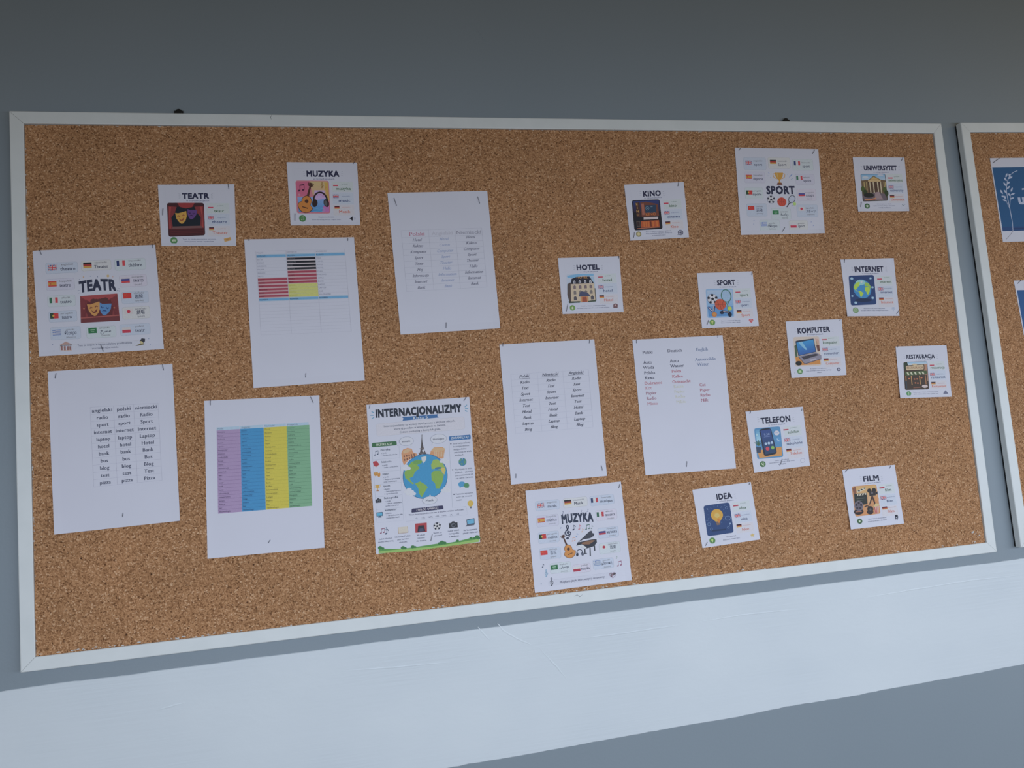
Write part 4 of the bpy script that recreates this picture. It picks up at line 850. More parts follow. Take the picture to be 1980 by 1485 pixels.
s.part('icon'); s.poly([(1372, 1262), (1310, 1290), (1335, 1305), (1395, 1300), (1425, 1285), (1405, 1255)], (226, 214, 150)); s.poly([(1362, 1235), (1385, 1200), (1425, 1205), (1425, 1235), (1400, 1262), (1368, 1258)], (44, 46, 58)); s.ell(1382, 1248, 22, 12, (232, 225, 170), .5)
for x, y in ((320, 1275), (335, 1352), (1470, 1205), (1488, 1278)): s.ell(x, y, 6, 6, (105, 120, 155), n=6)
s.flush(); POSTER_T = s

s = poster((1005, 920, 6.317), [(70, 182), (1235, 70), (1370, 1275), (185, 1430)], (190, 192, 214),
  'MUZYKA poster with a guitar and grand piano, flags around', [
  (190, 285, 487, 432, 'b', 'UK', 255, 362, 'angielski', 390, 324, 'music', 398, 384, 110),
  (530, 252, 826, 396, 'c', 'DE', 588, 322, 'niemiecki', 722, 293, 'Musik', 722, 350, 110),
  (855, 222, 1152, 370, 'b', 'FR', 912, 298, 'francuski', 1055, 262, 'musique', 1060, 320, 150),
  (203, 465, 476, 630, 'l', 'ES', 262, 543, 'hiszpański', 385, 497, 'música', 390, 553, 125, '(musica)', 395, 584, 80),
  (930, 400, 1186, 552, 'p', 'IT', 983, 470, 'włoski', 1092, 434, 'musica', 1105, 487, 120, '(muzika)', 1112, 518, 80),
  (225, 670, 480, 832, 'b', 'PT', 280, 743, 'portugalski', 395, 710, 'música', 403, 763, 115, '(musika)', 405, 795, 80),
  (955, 615, 1207, 767, 'b', 'RU', 1007, 690, 'rosyjski', 1120, 642, 'музыка', 1125, 698, 125, '(muzyka)', 1130, 727, 80),
  (245, 865, 502, 1028, 'b', 'CN', 296, 940, 'chiński', 405, 900, '音乐', 412, 957, 76, '(yīnyuè)', 412, 988, 70),
  (970, 800, 1227, 957, 'g', 'JP', 1028, 870, 'japoński', 1135, 830, '音楽', 1140, 886, 76, '(ongaku)', 1145, 916, 72),
  (370, 1045, 627, 1198, 'g', 'SA', 422, 1118, 'arabski', 537, 1080, '\uFEF0\uFED8\uFEF4\uFEB3\uFEEE\uFEE3', 545, 1124, 118, '(musiqa)', 545, 1165, 80),
  (650, 1065, 866, 1192, 'p', 'PL', 697, 1140, 'polski', 793, 1092, 'muzyka', 800, 1146, 110),
  (895, 998, 1147, 1147, 'b', 'GR', 945, 1065, 'grecki', 1057, 1030, 'μουσική', 1065, 1080, 125, '(mousiki)', 1070, 1110, 82)], .86, curl=(.0025, 0, .004, 0))
s.part('title_lettering'); s.T('MUZYKA', 708, 568, 100, (38, 46, 72), 'black', fit=388, rise=.075, arch=8)
s.part('treble_clef')
clef(s, s.loc(588, 688, 82), (42, 48, 76))
for x, y, k, d, c_ in ((665, 630, 38, 0, (42, 48, 80)), (735, 625, 36, 0, (185, 110, 130)), (820, 628, 34, 1, (80, 110, 105)), (883, 625, 26, 0, (110, 130, 130)), (768, 665, 26, 0, (215, 170, 140)), (700, 722, 28, 0, (120, 145, 190)), (650, 778, 26, 1, (205, 150, 130)), (528, 452, 24, 0, (90, 95, 130)), (830, 420, 20, 0, (110, 120, 150)), (605, 440, 14, 0, (205, 150, 160)), (756, 428, 13, 0, (110, 110, 140)), (502, 635, 14, 0, (130, 140, 180))): s.part('music_note'); note(s, s.loc(x, y, k), c_, bool(d))
s.part('guitar_picture'); guitar(s, s.loc(598, 905, 92, -.30), (208, 138, 66), (74, 46, 38))
s.part('grand_piano_picture'); s.poly([(700, 822), (858, 672), (886, 672), (882, 695), (912, 708), (905, 735), (885, 745), (862, 762), (775, 778)], (58, 60, 76))
s.poly([(690, 852), (706, 815), (880, 778), (938, 775), (942, 815), (905, 860), (845, 880), (800, 892)], (42, 44, 58)); s.poly([(745, 820), (880, 785), (920, 790), (850, 838), (770, 838)], (128, 92, 72)); s.poly([(692, 852), (760, 838), (818, 875), (800, 890)], (205, 208, 222))
for p in ([(858, 880), (862, 980)], [(912, 850), (916, 915)], [(795, 892), (798, 960)]): s.line(p, 14, (36, 38, 52))
s.line([(770, 955), (822, 948)], 8, (60, 62, 78)); s.part('headphones_picture', base=20); phones(s, s.loc(732, 935, 44), (36, 40, 62), (90, 95, 120))
s.part('icon'); clef(s, s.loc(390, 1295, 48), (62, 66, 92)); s.part('icon'); heart(s, s.loc(1135, 1212, 40), (205, 190, 210), (140, 110, 140)); note(s, s.loc(1133, 1210, 16), (165, 100, 130))
s.part('music_note'); note(s, s.loc(286, 1095, 26), (52, 58, 90)); s.part('treble_clef'); clef(s, s.loc(325, 1188, 40), (110, 150, 185)); s.part('music_note'); note(s, s.loc(1208, 1075, 34), (140, 90, 120), True); s.part('music_note'); note(s, s.loc(1185, 998, 18), (125, 150, 140)); s.part('ink_dot'); s.ell(262, 1322, 8, 6, (80, 110, 150), n=8)
s.part('caption_box'); s.rr(765, 1265, 830, 82, 30, (186, 188, 211), (168, 168, 192), 2); s.part('caption_lettering'); s.T('Muzyka to język, który wszyscy rozumiemy', 765, 1278, 26, (72, 72, 100), 'bold', fit=548)
s.flush(); POSTER_M = s

s = poster((1415, 280, 8.249), [(48, 45), (1378, 68), (1485, 1410), (148, 1438)], (160, 164, 178),
  'SPORT poster with a gold trophy above three balls and racket', [
  (188, 203, 545, 395, 'b', 'UK', 268, 285, 'angielski', 415, 258, 'sport', 422, 333, 125),
  (580, 203, 930, 382, 'c', 'DE', 658, 272, 'niemiecki', 803, 262, 'Sport', 805, 335, 135),
  (968, 230, 1295, 408, 'g', 'FR', 1040, 295, 'francuski', 1182, 285, 'sport', 1187, 360, 115),
  (203, 430, 530, 608, 'l', 'ES', 272, 510, 'hiszpański', 418, 487, 'deporte', 422, 560, 155),
  (1018, 468, 1318, 632, 'l', 'IT', 1078, 528, 'włoski', 1190, 520, 'sport', 1207, 590, 125),
  (213, 683, 498, 862, 'g', 'PT', 278, 760, 'portugalski', 402, 738, 'esporte', 405, 805, 140),
  (1043, 703, 1342, 892, 'p', 'RU', 1115, 787, 'rosyjski', 1237, 763, 'спорт', 1247, 826, 125, '(sport)', 1242, 862, 85),
  (240, 938, 560, 1142, 'b', 'CN', 310, 1007, 'chiński', 440, 987, '运动', 442, 1062, 96, '(yùndòng)', 450, 1097, 110),
  (1040, 955, 1372, 1152, 'b', 'JP', 1112, 1022, 'japoński', 1245, 1010, 'スポーツ', 1262, 1080, 150, '(supōtsu)', 1262, 1112, 115),
  (632, 1012, 942, 1188, 'g', 'SA', 700, 1078, 'arabski', 832, 1068, '\uFE94\uFEBF\uFE8E\uFEF3\uFEAD', 842, 1130, 120, '(riyada)', 845, 1168, 90),
  (448, 1198, 768, 1372, 'g', 'GR', 512, 1265, 'grecki', 640, 1252, 'άθλημα', 652, 1312, 150, '(athlima)', 655, 1343, 100),
  (915, 1205, 1212, 1362, 'c', 'PL', 985, 1287, 'polski', 1105, 1255, 'sport', 1113, 1312, 105)], .98, curl=(0, 0, .003, 0))
s.part('title_lettering'); s.T('SPORT', 782, 780, 116, (30, 34, 60), 'heavy', fit=455)
s.part('trophy_picture'); trophy(s, s.loc(757, 542, 98), (198, 148, 58), (92, 52, 42)); s.part('football_picture'); ball(s, s.loc(628, 872, 62)); s.part('basketball_picture'); basket(s, s.loc(798, 910, 73), (172, 62, 46)); s.part('racket_picture'); racket(s, s.loc(942, 892, 78, .62), (40, 46, 62), (190, 198, 215)); s.ell(1002, 942, 25, 27, (158, 190, 110))
s.part('confetti_marks')
for p, c_ in (([(578, 440), (602, 465)], (110, 130, 170)), ([(568, 485), (592, 492)], (140, 150, 180)), ([(615, 515), (625, 525)], (80, 110, 165)), ([(918, 518), (965, 465)], (70, 105, 160)), ([(888, 480), (900, 458)], (110, 130, 175)), ([(945, 552), (970, 538)], (90, 115, 160)), ([(590, 985), (605, 968)], (140, 150, 175)), ([(985, 1000), (1000, 1015)], (140, 150, 175))): s.line(p, 9 if c_ == (70, 105, 160) else 5, c_)
for x, y in ((355, 1210), (350, 1265), (1268, 1230), (1302, 1288), (965, 970)): s.ell(x, y, 8, 8, (120, 132, 165), n=7)
s.flush(); POSTER_S = s

# ------------------------------------------------------------------ printed word tables (A4)
class Grid:
    def __init__(g, q): g.q = [Vector(p) for p in q]
    def P(g, u, v): return cross(g.q, u, v)
def table_lines(s, g, us, vs, lw, c, name='table_grid'):
    s.part(name, base=8)
    for v in vs: s.line([g.P(0, v), g.P(1, v)], lw, c)
    for u in us: s.line([g.P(u, vs[0]), g.P(u, vs[-1])], lw, c)
def sheetA4(crop, cn, white, label, **kw): return Sheet('paper_sheet', label, 'paper', crop, cn, white, 'printed word tables', **kw)
# A: bold sans table
w_ = (165, 174, 196)
s = sheetA4((80, 690, 4.243), [(52, 120), (1075, 58), (1137, 1345), (105, 1458)], w_, 'white sheet with a bold black angielski polski niemiecki table', curl=(0, 0, 0, .001))
g = Grid([(400, 414), (957, 378), (990, 1012), (430, 1068)]); us = (0, .345, .64, 1); vs_ = [k / 11 for k in range(12)]
table_lines(s, g, us, vs_, 1.4, (140, 146, 170))
rows = ['angielski polski niemiecki'] + ['%s %s %s' % (x, x, x.capitalize()) for x in 'radio sport internet laptop hotel bank bus blog test pizza'.split()]
for k in range(3):
    s.part('word_column')
    for r_, row in enumerate(rows):
        wd = row.split()[k]
        p = g.P((us[k] + us[k + 1]) / 2, (r_ + .74) / 11); s.T(wd, p.x, p.y, 29, (62, 68, 92), 'bold2', fit=None if r_ else (168, 112, 176)[k])
s.flush(); SA = s
# B: half-filled coloured table
w_ = (163, 168, 186)
s = sheetA4((460, 450, 4.788), [(58, 62), (1075, 42), (1175, 1365), (145, 1438)], w_, 'white sheet whose table has black, crimson and yellow bars', stand=.001)
g = Grid([(165, 172), (988, 150), (1050, 912), (215, 948)]); us = (0, .338, .668, 1); R_ = 25
def bar(k, r, c, a=.22, b_=.78, pad=.004):
    if a == 0: s.part('coloured_bar')
    s.poly([g.P(us[k] + pad, (r + a) / R_), g.P(us[k + 1] - pad, (r + a) / R_), g.P(us[k + 1] - pad, (r + b_) / R_), g.P(us[k] + pad, (r + b_) / R_)], c)
for k in range(3):
    for r in (1, 14): bar(k, r, (150, 182, 210), .0, 1.0); bar(k, r, (88, 138, 180), .22, .82)
for r in (2, 3, 4, 5): bar(1, r, (196, 188, 200), .0, 1.0); bar(1, r, (18, 20, 32), .18, .8)
for r in (6, 7, 8, 9): bar(1, r, (200, 165, 175), .0, 1.0); bar(1, r, (136, 52, 72), .18, .8)
for r in range(8, 14): bar(0, r, (200, 165, 175), .0, 1.0); bar(0, r, (136, 52, 72), .2, .78)
for r in range(10, 14): bar(1, r, (198, 202, 120), .0, 1.0, .0)
table_lines(s, g, us, [k / R_ for k in range(R_ + 1)], 1.2, (140, 142, 160))
c0 = ['POLSKI', 'ROŚLINY', 'RÓŻA', 'KWIAT', 'DRZEWO', 'PALMA', 'BANAN', 'PIŁKA', 'RADIO', 'HOTEL', 'TAXI', 'MUZYKA', 'KINO', 'PARK', 'NUMERY']
c1 = ['NIEMIECKI', 'PALMEN', 'KAKTUS', 'TOMATE', 'ROSE', 'KAFFEE', 'AUTO', 'LAMPE', 'SPORT', 'TEST', 'RADIO', 'LAPTOP', 'HOTEL', 'BUDGET', 'NUMMER']
c2_ = ['ANGIELSKI', 'PLANTS', 'MILK', 'CAMEL', 'APPLE', 'HOTEL', 'PLAN', 'FINLAND', 'APPLE', 'BANK', 'RADIO', 'LAPTOP', 'CAR', 'TELEPHONE', 'NUMBER']
for k, lst in enumerate((c0, c1, c2_)):
    s.part('word_column')
    for r in range(15):
        dark = (60, 66, 90) if r in (1, 14) else (118, 122, 142)
        if k == 1 and 2 <= r <= 5: dark = (96, 98, 112)
        elif (k == 1 and 6 <= r <= 9) or (k == 0 and r >= 8 and r < 14): dark = (88, 34, 52)
        elif k == 1 and 10 <= r <= 13: dark = (150, 152, 80)
        p = g.P(us[k] + .008, (r + .72) / R_); s.T(lst[r], p.x, p.y, 13, dark, 'reg', 'l')
s.flush(); SB = s
# C: four coloured columns
w_ = (182, 190, 212)
s = sheetA4((385, 760, 4.5), [(45, 68), (1045, 20), (1092, 1345), (73, 1442)], w_, 'white sheet with purple, blue, yellow and green columns')
g = Grid([(152, 300), (958, 252), (983, 982), (165, 1050)]); us = (0, .255, .507, .755, 1); v0 = .034
for k, c_ in enumerate(((150, 132, 176), (48, 132, 190), (218, 210, 66), (110, 160, 130))):
    s.part('coloured_column'); s.poly([g.P(us[k], 0), g.P(us[k + 1] - .008, 0), g.P(us[k + 1] - .008, v0), g.P(us[k], v0)], (158, 186, 214)); s.poly([g.P(us[k], v0), g.P(us[k + 1], v0), g.P(us[k + 1], 1), g.P(us[k], 1)], c_)
s.part('table_grid', base=8); n_ = 23
for r in range(1, n_):
    v = v0 + (1 - v0) * r / n_
    for k, c_ in enumerate(((112, 92, 138), (38, 104, 158), (166, 158, 52), (76, 124, 98))): s.line([g.P(us[k], v), g.P(us[k + 1], v)], 1.6, c_)
L4 = [['Polski', 'muzyka', 'banan', 'kultura', 'sport', 'opera', 'komputer', 'ananas', 'czekolada', 'hotel', 'radio', 'restauracja', 'internet', 'taxi', 'film', 'teatr', 'bank', 'kawa', 'informacja', 'uniwersytet', 'lampa', 'metro', 'bar', 'technologia'],
    ['Angielski', 'music', 'banana', 'culture', 'sport', 'opera', 'computer', 'pineapple', 'chocolate', 'hotel', 'radio', 'restaurant', 'internet', 'taxi', 'film', 'theatre', 'bank', 'coffee', 'information', 'university', 'lamp', 'metro', 'bar', 'technology'],
    ['Niemiecki', 'Musik', 'Banane', 'Kultur', 'Sport', 'Oper', 'Computer', 'Ananas', 'Schokolade', 'Hotel', 'Radio', 'Restaurant', 'Internet', 'Taxi', 'Film', 'Theater', 'Bank', 'Kaffee', 'Information', 'Universität', 'Lampe', 'Metro', 'Bar', 'Technologie'],
    ['Hiszpański', 'música', 'banana', 'cultura', 'deporte', 'ópera', 'computadora', 'ananás', 'chocolate', 'hotel', 'radio', 'restaurante', 'internet', 'taxi', 'película', 'teatro', 'banco', 'café', 'información', 'universidad', 'lámpara', 'metro', 'bar', 'tecnología']]
for k in range(4):
    s.part('word_column')
    for r in range(24):
        v = v0 * .75 if r == 0 else v0 + (1 - v0) * (r - .28) / n_
        p = g.P(us[k] + .012, v); s.T(L4[k][r], p.x, p.y, 13.5, ((76, 62, 100), (34, 72, 120), (110, 106, 50), (52, 84, 72))[k] if r else (76, 96, 124), 'reg', 'l')
s.flush(); SC = s
# D: faint serif and script table
w_ = (163, 168, 186)
s = sheetA4((740, 360, 4.95), [(45, 65), (1000, 45), (1125, 1360), (172, 1420)], w_, 'white sheet with faded script table headed by a pink Polski', curl=(0, 0, .002, .001))
g = Grid([(177, 425), (948, 400), (1000, 965), (230, 1008)]); us = (0, .338, .668, 1); vs_ = [0, .118] + [.118 + .882 * k / 9 for k in range(1, 10)]
table_lines(s, g, us, vs_, 1.4, (136, 140, 158))
s.part('heading_lettering')
for k, (t_, c_, fw_) in enumerate((('Polski', (150, 98, 120), 150), ('Angielski', (152, 155, 172), 205), ('Niemiecki', (124, 126, 144), 240))):
    p = g.P((us[k] + us[k + 1]) / 2 + (.02 if k == 0 else 0), .092); s.T(t_, p.x, p.y, 34, c_, 'serifb', fit=fw_)
cs = ['Hotel Kaktus Komputer Sport Teatr Hej Informacja Internet Bank'.split(), 'Hotel Cactus Computer Sport Theater Hello Information Internet Bank'.split(), 'Hotel Kaktus Computer Sport Theater Hallo Information Internet Bank'.split()]
for k in range(3):
    s.part('word_column')
    for r in range(9):
        p = g.P((us[k] + us[k + 1]) / 2 + .02, vs_[r + 1] + .882 / 9 * (.66 if k < 2 else .5)); s.T(cs[k][r], p.x, p.y, 25, ((74, 76, 98), (116, 130, 166), (74, 76, 98))[k], 'script')
s.flush(); SD = s
# F: bold italic serif table
w_ = (180, 182, 204)
s = sheetA4((955, 645, 4.948), [(52, 105), (960, 55), (1082, 1362), (165, 1445)], w_, 'white sheet with a bold italic table under underlined headings', stand=.001)
g = Grid([(162, 390), (905, 344), (950, 895), (208, 956)]); us = (0, .34, .67, 1); vs_ = [k / 10 for k in range(11)]
table_lines(s, g, us, vs_, 1.4, (158, 160, 184))
for k, hd_ in enumerate(('Polski', 'Niemiecki', 'Angielski')):
    s.part('word_column')
    for r, wd in enumerate([hd_] + 'Radio Taxi Sport Internet Test Hotel Bank Laptop Blog'.split()):
        p = g.P((us[k] + us[k + 1]) / 2, (r + (.68 if k == 0 else .62 if k == 1 else .6)) / 10)
        if r == 0:
            s.T(wd, p.x, p.y, 26, (60, 62, 84), 'serifi', fit=(100, 160, 150)[k]); hw = (55, 82, 76)[k]; s.line([s.loc(p.x, p.y)(-hw, 9), s.loc(p.x, p.y)(hw, 9)], 3, (60, 62, 84))
        else: s.T(wd, p.x, p.y, 26, (50, 52, 74), 'serifi')
s.flush(); SF = s
# G: free serif lists
w_ = (178, 184, 206)
s = sheetA4((1210, 640, 5.12), [(65, 88), (958, 42), (1092, 1360), (195, 1428)], w_, 'white sheet with coloured Polski Deutsch English word lists', curl=(0, 0, .0015, 0))
BK = (58, 60, 84); RD = (158, 92, 108); YL = (178, 182, 178); BL = (96, 112, 150); FR_ = (166, 128, 146)
for t_, x, y, c_ in (('Polski', 217, 225, BK), ('Deutsch', 487, 208, BK), ('English', 757, 195, BL), ('Auto', 217, 325, BK), ('Woda', 226, 375, BK), ('Polska', 237, 427, BK), ('Kawa', 237, 477, BK), ('Dobranoc', 275, 528, RD), ('Kot', 228, 578, FR_), ('Papier', 254, 628, (140, 98, 120)), ('Radio', 257, 680, (140, 98, 120)), ('Mleko', 268, 732, FR_),
    ('Auto', 480, 310, BK), ('Wasser', 508, 358, BK), ('Polen', 503, 410, RD), ('Kaffee', 514, 462, RD), ('Gutenacht', 553, 512, RD), ('Katze', 525, 562, YL), ('Papier', 535, 612, YL), ('Radio', 540, 662, YL), ('Milch', 548, 714, YL),
    ('Automobile', 788, 292, BL), ('Water', 764, 343, BL), ('Cat', 762, 546, (148, 84, 104)), ('Paper', 785, 597, (148, 84, 104)), ('Radio', 788, 647, (148, 84, 104)), ('Milk', 782, 698, (140, 68, 92))):
    if t_ in ('Polski', 'Auto', 'Deutsch', 'English', 'Automobile', 'Cat'): s.part('word_column')
    s.T(t_, x, y, 29, c_, 'serifb')
s.flush(); SG = s

# ------------------------------------------------------------------ the INTERNACJONALIZMY poster
w_ = (186, 192, 214)
s = Sheet('infographic_poster', 'tall INTERNACJONALIZMY poster with a globe and famous landmarks', 'poster', (695, 760, 4.64), [(62, 105), (985, 35), (1083, 1338), (150, 1445)], w_, edge=0.0)
s.part('title_lettering'); s.T('INTERNACJONALIZMY', 533, 192, 66, (26, 32, 50), 'black', fit=772, rise=.068)
for a, b_ in (((108, 165), (130, 178)), ((98, 200), (128, 200)), ((112, 232), (132, 215)), ((945, 125), (965, 105)), ((948, 140), (975, 136)), ((948, 155), (968, 166))): s.line([a, b_], 7, (92, 148, 185))
s.part('ribbon'); s.poly([(382, 216), (704, 190), (698, 206), (712, 220), (385, 248), (396, 230)], (48, 98, 158)); s.T('Klasa 5', 548, 232, 24, (215, 225, 240), 'bold', fit=130)
s.part('intro_text'); s.rr(548, 300, 795, 112, 20, (188, 190, 208), (172, 174, 192), 2)
for t_, y, fw_ in (('Internacjonalizmy to wyrazy zapożyczone z języków obcych,', 282, 640), ('które są podobne w wielu językach na świecie.', 312, 465), ('Często pochodzą z łaciny lub greki.', 344, 370)): s.T(t_, 540 + (y - 282) * .1, y, 17, (78, 84, 108), 'bold', fit=fw_)
s.part('heading_banner'); s.rquad([(112, 448), (332, 430), (336, 468), (112, 488)], 10, (48, 98, 62)); s.T('PRZYKŁADY', 224, 470, 20, (215, 228, 218), 'bold', fit=148)
s.part('heading_banner'); s.rquad([(802, 388), (996, 372), (1000, 412), (804, 428)], 10, (48, 102, 162)); s.T('ZAPAMIĘTAJ!', 902, 408, 20, (215, 225, 240), 'bold', fit=160)
s.part('heading_banner'); s.rquad([(470, 1038), (750, 1008), (755, 1042), (466, 1074)], 10, (46, 44, 84)); s.T('ZWRÓĆ UWAGĘ!', 608, 1050, 19, (220, 220, 235), 'bold', fit=200)
s.part('panel_border'); lc = (158, 166, 188)
s.line([(112, 488), (158, 1165), (398, 1140), (356, 475), (336, 470)], 2.4, lc)
for k in range(1, 6): s.line([cross([(112, 488), (356, 470), (398, 1140), (158, 1165)], 0, k / 6 * .99), cross([(112, 488), (356, 470), (398, 1140), (158, 1165)], 1, k / 6 * .99)], 1.8, lc)
s.line([(804, 428), (835, 1030), (960, 1018)], 2.4, lc); s.line([(415, 1080), (418, 1152), (968, 1090), (962, 1030)], 1.8, lc)
s.part('examples_text')
for k, (h_, ls) in enumerate((('muzyka', ('z greki', '– sztuka dźwięków')), ('historia', ('z greki', '– nauka o przeszłości')), ('teatr', ('z greki', '– miejsce wystawiania', 'sztuk scenicznych')), ('sport', ('z łaciny', '– ćwiczenia fizyczne', 'i rywalizacja')), ('fotografia', ('z greki', '– zdjęcie, utrwalenie', 'obrazu')), ('komputer', ('z łaciny', '– urządzenie do', 'przetwarzania danych')))):
    x = 190 + k * 8; y = 520 + k * 108
    s.T(h_, x, y, 18, (52, 62, 84), 'bold', 'l', fit=(86, 90, 58, 62, 128, 105)[k])
    for j, t_ in enumerate(ls): s.T(t_, x + 6 + j * 3, y + 26 + j * 21, 11.5, (82, 88, 112), 'bold', 'l', fit=[52, 150, 118][j] if len(ls) == 3 else [48, 142][j])
for x, y, ls in ((834, 462, ('Internacjonalizmy', 'brzmią podobnie', 'mają podobne', 'znaczenie w wielu', 'językach.')), (850, 695, ('Występują w wielu', 'językach – ułatwiają', 'porozumiewanie się', 'na całym świecie.')), (862, 915, ('Poznanie wyrazów', 'uczy się trochę', 'nazw.'))):
    s.part('remember_text')
    for j, t_ in enumerate(ls): s.T(t_, x + 4 + j * 4, y + j * 26, 14, (78, 84, 108), 'bold', 'l', fit=min(158, 9.5 * len(t_)))
    s.ell(x - 14, y - 6, 6, 6, (62, 68, 92), n=8)
s.part('globe', base=24); m = s.loc(590, 748, 198); s.mell(m, 0, 0, 1.02, 1.02, (30, 78, 130), n=40); s.mell(m, 0, 0, 1, 1, (48, 136, 190), n=40); continents(s, m, (122, 162, 72), (140, 170, 82))
s.mell(m, -.3, -.68, .22, .1, (100, 150, 80)); s.poly([m(.72, -.35), m(.92, -.3), m(.88, .0), m(.78, -.1)], (200, 185, 100)); s.mell(m, .62, -.32, .16, .05, (58, 110, 150))
for x, y in ((445, 882), (415, 672), (775, 870), (765, 610), (462, 900)):
    for dx, dy, r_ in ((0, -14, 24), (-28, 4, 18), (26, 4, 20), (0, 8, 22)): s.ell(x + dx, y + dy, r_, r_ * .72, (206, 212, 230))
s.part('eiffel_tower'); s.poly([(560, 372), (565, 440), (578, 500), (592, 530), (612, 568), (588, 568), (572, 545), (556, 548), (545, 572), (522, 574), (545, 525), (552, 470)], (78, 72, 78)); s.line([(540, 500), (582, 496)], 6, (110, 100, 98)); s.line([(530, 540), (600, 535)], 7, (110, 100, 98)); s.ell(572, 518, 9, 12, (200, 205, 222)); s.line([(561, 372), (560, 440)], 5, (78, 72, 78))
s.part('amphitheatre'); s.poly([(376, 540), (390, 508), (430, 492), (470, 500), (480, 530), (520, 545), (512, 570), (440, 600), (400, 650), (388, 620)], (190, 138, 102)); s.poly([(388, 520), (430, 500), (470, 510), (440, 530), (396, 545)], (222, 188, 150))
for k in range(5):
    for j in range(2): s.ell(402 + k * 22 + j * 4, 568 - k * 4 + j * 32 - (k * 4 if j else 0), 6, 10, (108, 72, 62), n=8)
s.part('temple'); s.poly([(640, 520), (668, 488), (748, 484), (765, 510), (755, 585), (700, 592), (630, 560)], (190, 140, 102)); s.poly([(640, 522), (668, 490), (762, 492), (768, 512), (700, 528)], (225, 190, 148))
for k in range(6): s.poly([(672 + k * 15, 522 + abs(k - 3)), (680 + k * 15, 522 + abs(k - 3)), (682 + k * 15, 576 - k), (674 + k * 15, 577 - k)], (228, 205, 172))
for x, y, rx, ry, t_, tip in ((422, 432, 64, 40, 'music', [(450, 462), (470, 458), (473, 486)]), (710, 410, 72, 42, 'musique', [(660, 440), (682, 446), (648, 470)]), (632, 962, 66, 36, 'Musik', [(620, 932), (645, 930), (634, 908)])):
    s.part('speech_bubble', base=62); s.poly(tip, (208, 214, 232)); s.ell(x, y, rx, ry, (206, 212, 232), n=26, outline=(130, 138, 160), lw=2.4); s.T(t_, x, y + 9, 19, (58, 62, 84), 'bold', fit={'music': 70, 'musique': 100, 'Musik': 70}[t_])
s.part('note_text'); s.T('Wiele internacjonalizmów ma w języku polskim końcówki:', 692, 1075, 13, (72, 72, 100), 'bold', fit=500, rise=.1)
for k, t_ in enumerate(('-a,', '-ia,', '-um,', '-ol,', '-on,', '-y,', '-k')): s.T(t_, 512 + k * 62, 1130 - k * 6.5, 18, (72, 76, 104), 'ita')
s.part('caption_lettering')
for x, y, ls in ((236, 1312, ('Lubię słuchać', 'muzyki klasycznej.')), (388, 1292, ('Historia Polski', 'jest bardzo', 'ciekawa.')), (552, 1280, ('W szkole', 'idziemy', 'do teatru.')), (702, 1258, ('Sport to', 'zdrowie!')), (845, 1240, ('Lubię robić', 'fotografie', 'z wakacji.')), (996, 1232, ('Na komputerze', 'piszę referaty.'))):
    for j, t_ in enumerate(ls): s.T(t_, x + j * 3, y + j * 25, 13, (76, 80, 106), 'bold', fit=min(140, 9.2 * len(t_)))
s.part('icon'); note(s, s.loc(146, 540, 22), (42, 62, 92), True)
s.part('icon'); s.poly([(120, 618), (152, 608), (180, 640), (150, 662), (128, 650)], (165, 48, 58)); s.line([(130, 655), (152, 664), (180, 645)], 6, (205, 190, 195))
s.part('icon'); mask(s, s.loc(145, 725, 20, .2), (215, 160, 70), (140, 90, 50)); mask(s, s.loc(172, 735, 18, -.2), (195, 140, 60), (130, 85, 50), True)
s.part('icon'); trophy(s, s.loc(163, 852, 28), (205, 165, 80), (150, 100, 60))
s.part('icon'); camera(s, s.loc(170, 965, 27), (48, 48, 60))
s.part('icon'); s.rquad([(152, 1072), (208, 1066), (210, 1102), (154, 1108)], 4, (40, 60, 90)); s.rquad([(156, 1076), (204, 1070), (206, 1098), (158, 1104)], 3, (80, 160, 200)); s.poly([(172, 1104), (192, 1102), (198, 1116), (168, 1118)], (70, 90, 120))
s.part('icon'); m = s.loc(925, 618, 36); s.mell(m, 0, 0, 1, 1, (52, 120, 160)); continents(s, m, (90, 140, 110), (80, 130, 110))
s.part('icon'); s.ell(918, 818, 32, 25, (66, 140, 190)); s.poly([(898, 838), (915, 840), (900, 855)], (66, 140, 190)); s.ell(960, 828, 25, 22, (72, 130, 92)); s.poly([(965, 845), (980, 840), (976, 855)], (72, 130, 92))
s.part('icon'); bulb(s, s.loc(997, 1000, 36), (228, 196, 90), (90, 96, 120))
s.part('icon'); note(s, s.loc(200, 1238, 25), (120, 60, 90), True); note(s, s.loc(248, 1240, 30), (48, 64, 96), False); note(s, s.loc(240, 1215, 16), (60, 90, 120))
s.part('icon'); s.poly([(346, 1205), (388, 1200), (392, 1255), (350, 1258)], (214, 210, 205)); s.poly([(388, 1200), (432, 1196), (436, 1250), (392, 1255)], (220, 216, 210)); s.line([(346, 1205), (350, 1260), (392, 1256), (436, 1251), (432, 1196)], 4, (140, 110, 95))
s.part('icon'); s.rquad([(500, 1172), (604, 1162), (606, 1245), (502, 1254)], 4, (158, 50, 60)); s.poly([(528, 1190), (578, 1185), (592, 1240), (520, 1248)], (36, 36, 52)); s.poly([(540, 1215), (572, 1212), (578, 1240), (534, 1244)], (60, 66, 96))
s.part('icon'); ball(s, s.loc(697, 1194, 33))
s.part('icon'); camera(s, s.loc(842, 1182, 39), (40, 40, 50))
s.part('icon'); s.poly([(960, 1135), (1032, 1122), (1034, 1172), (964, 1182)], (46, 56, 78)); s.poly([(965, 1140), (1028, 1128), (1029, 1168), (969, 1177)], (92, 160, 200)); s.poly([(964, 1182), (1034, 1172), (1030, 1185), (950, 1198)], (82, 88, 108))
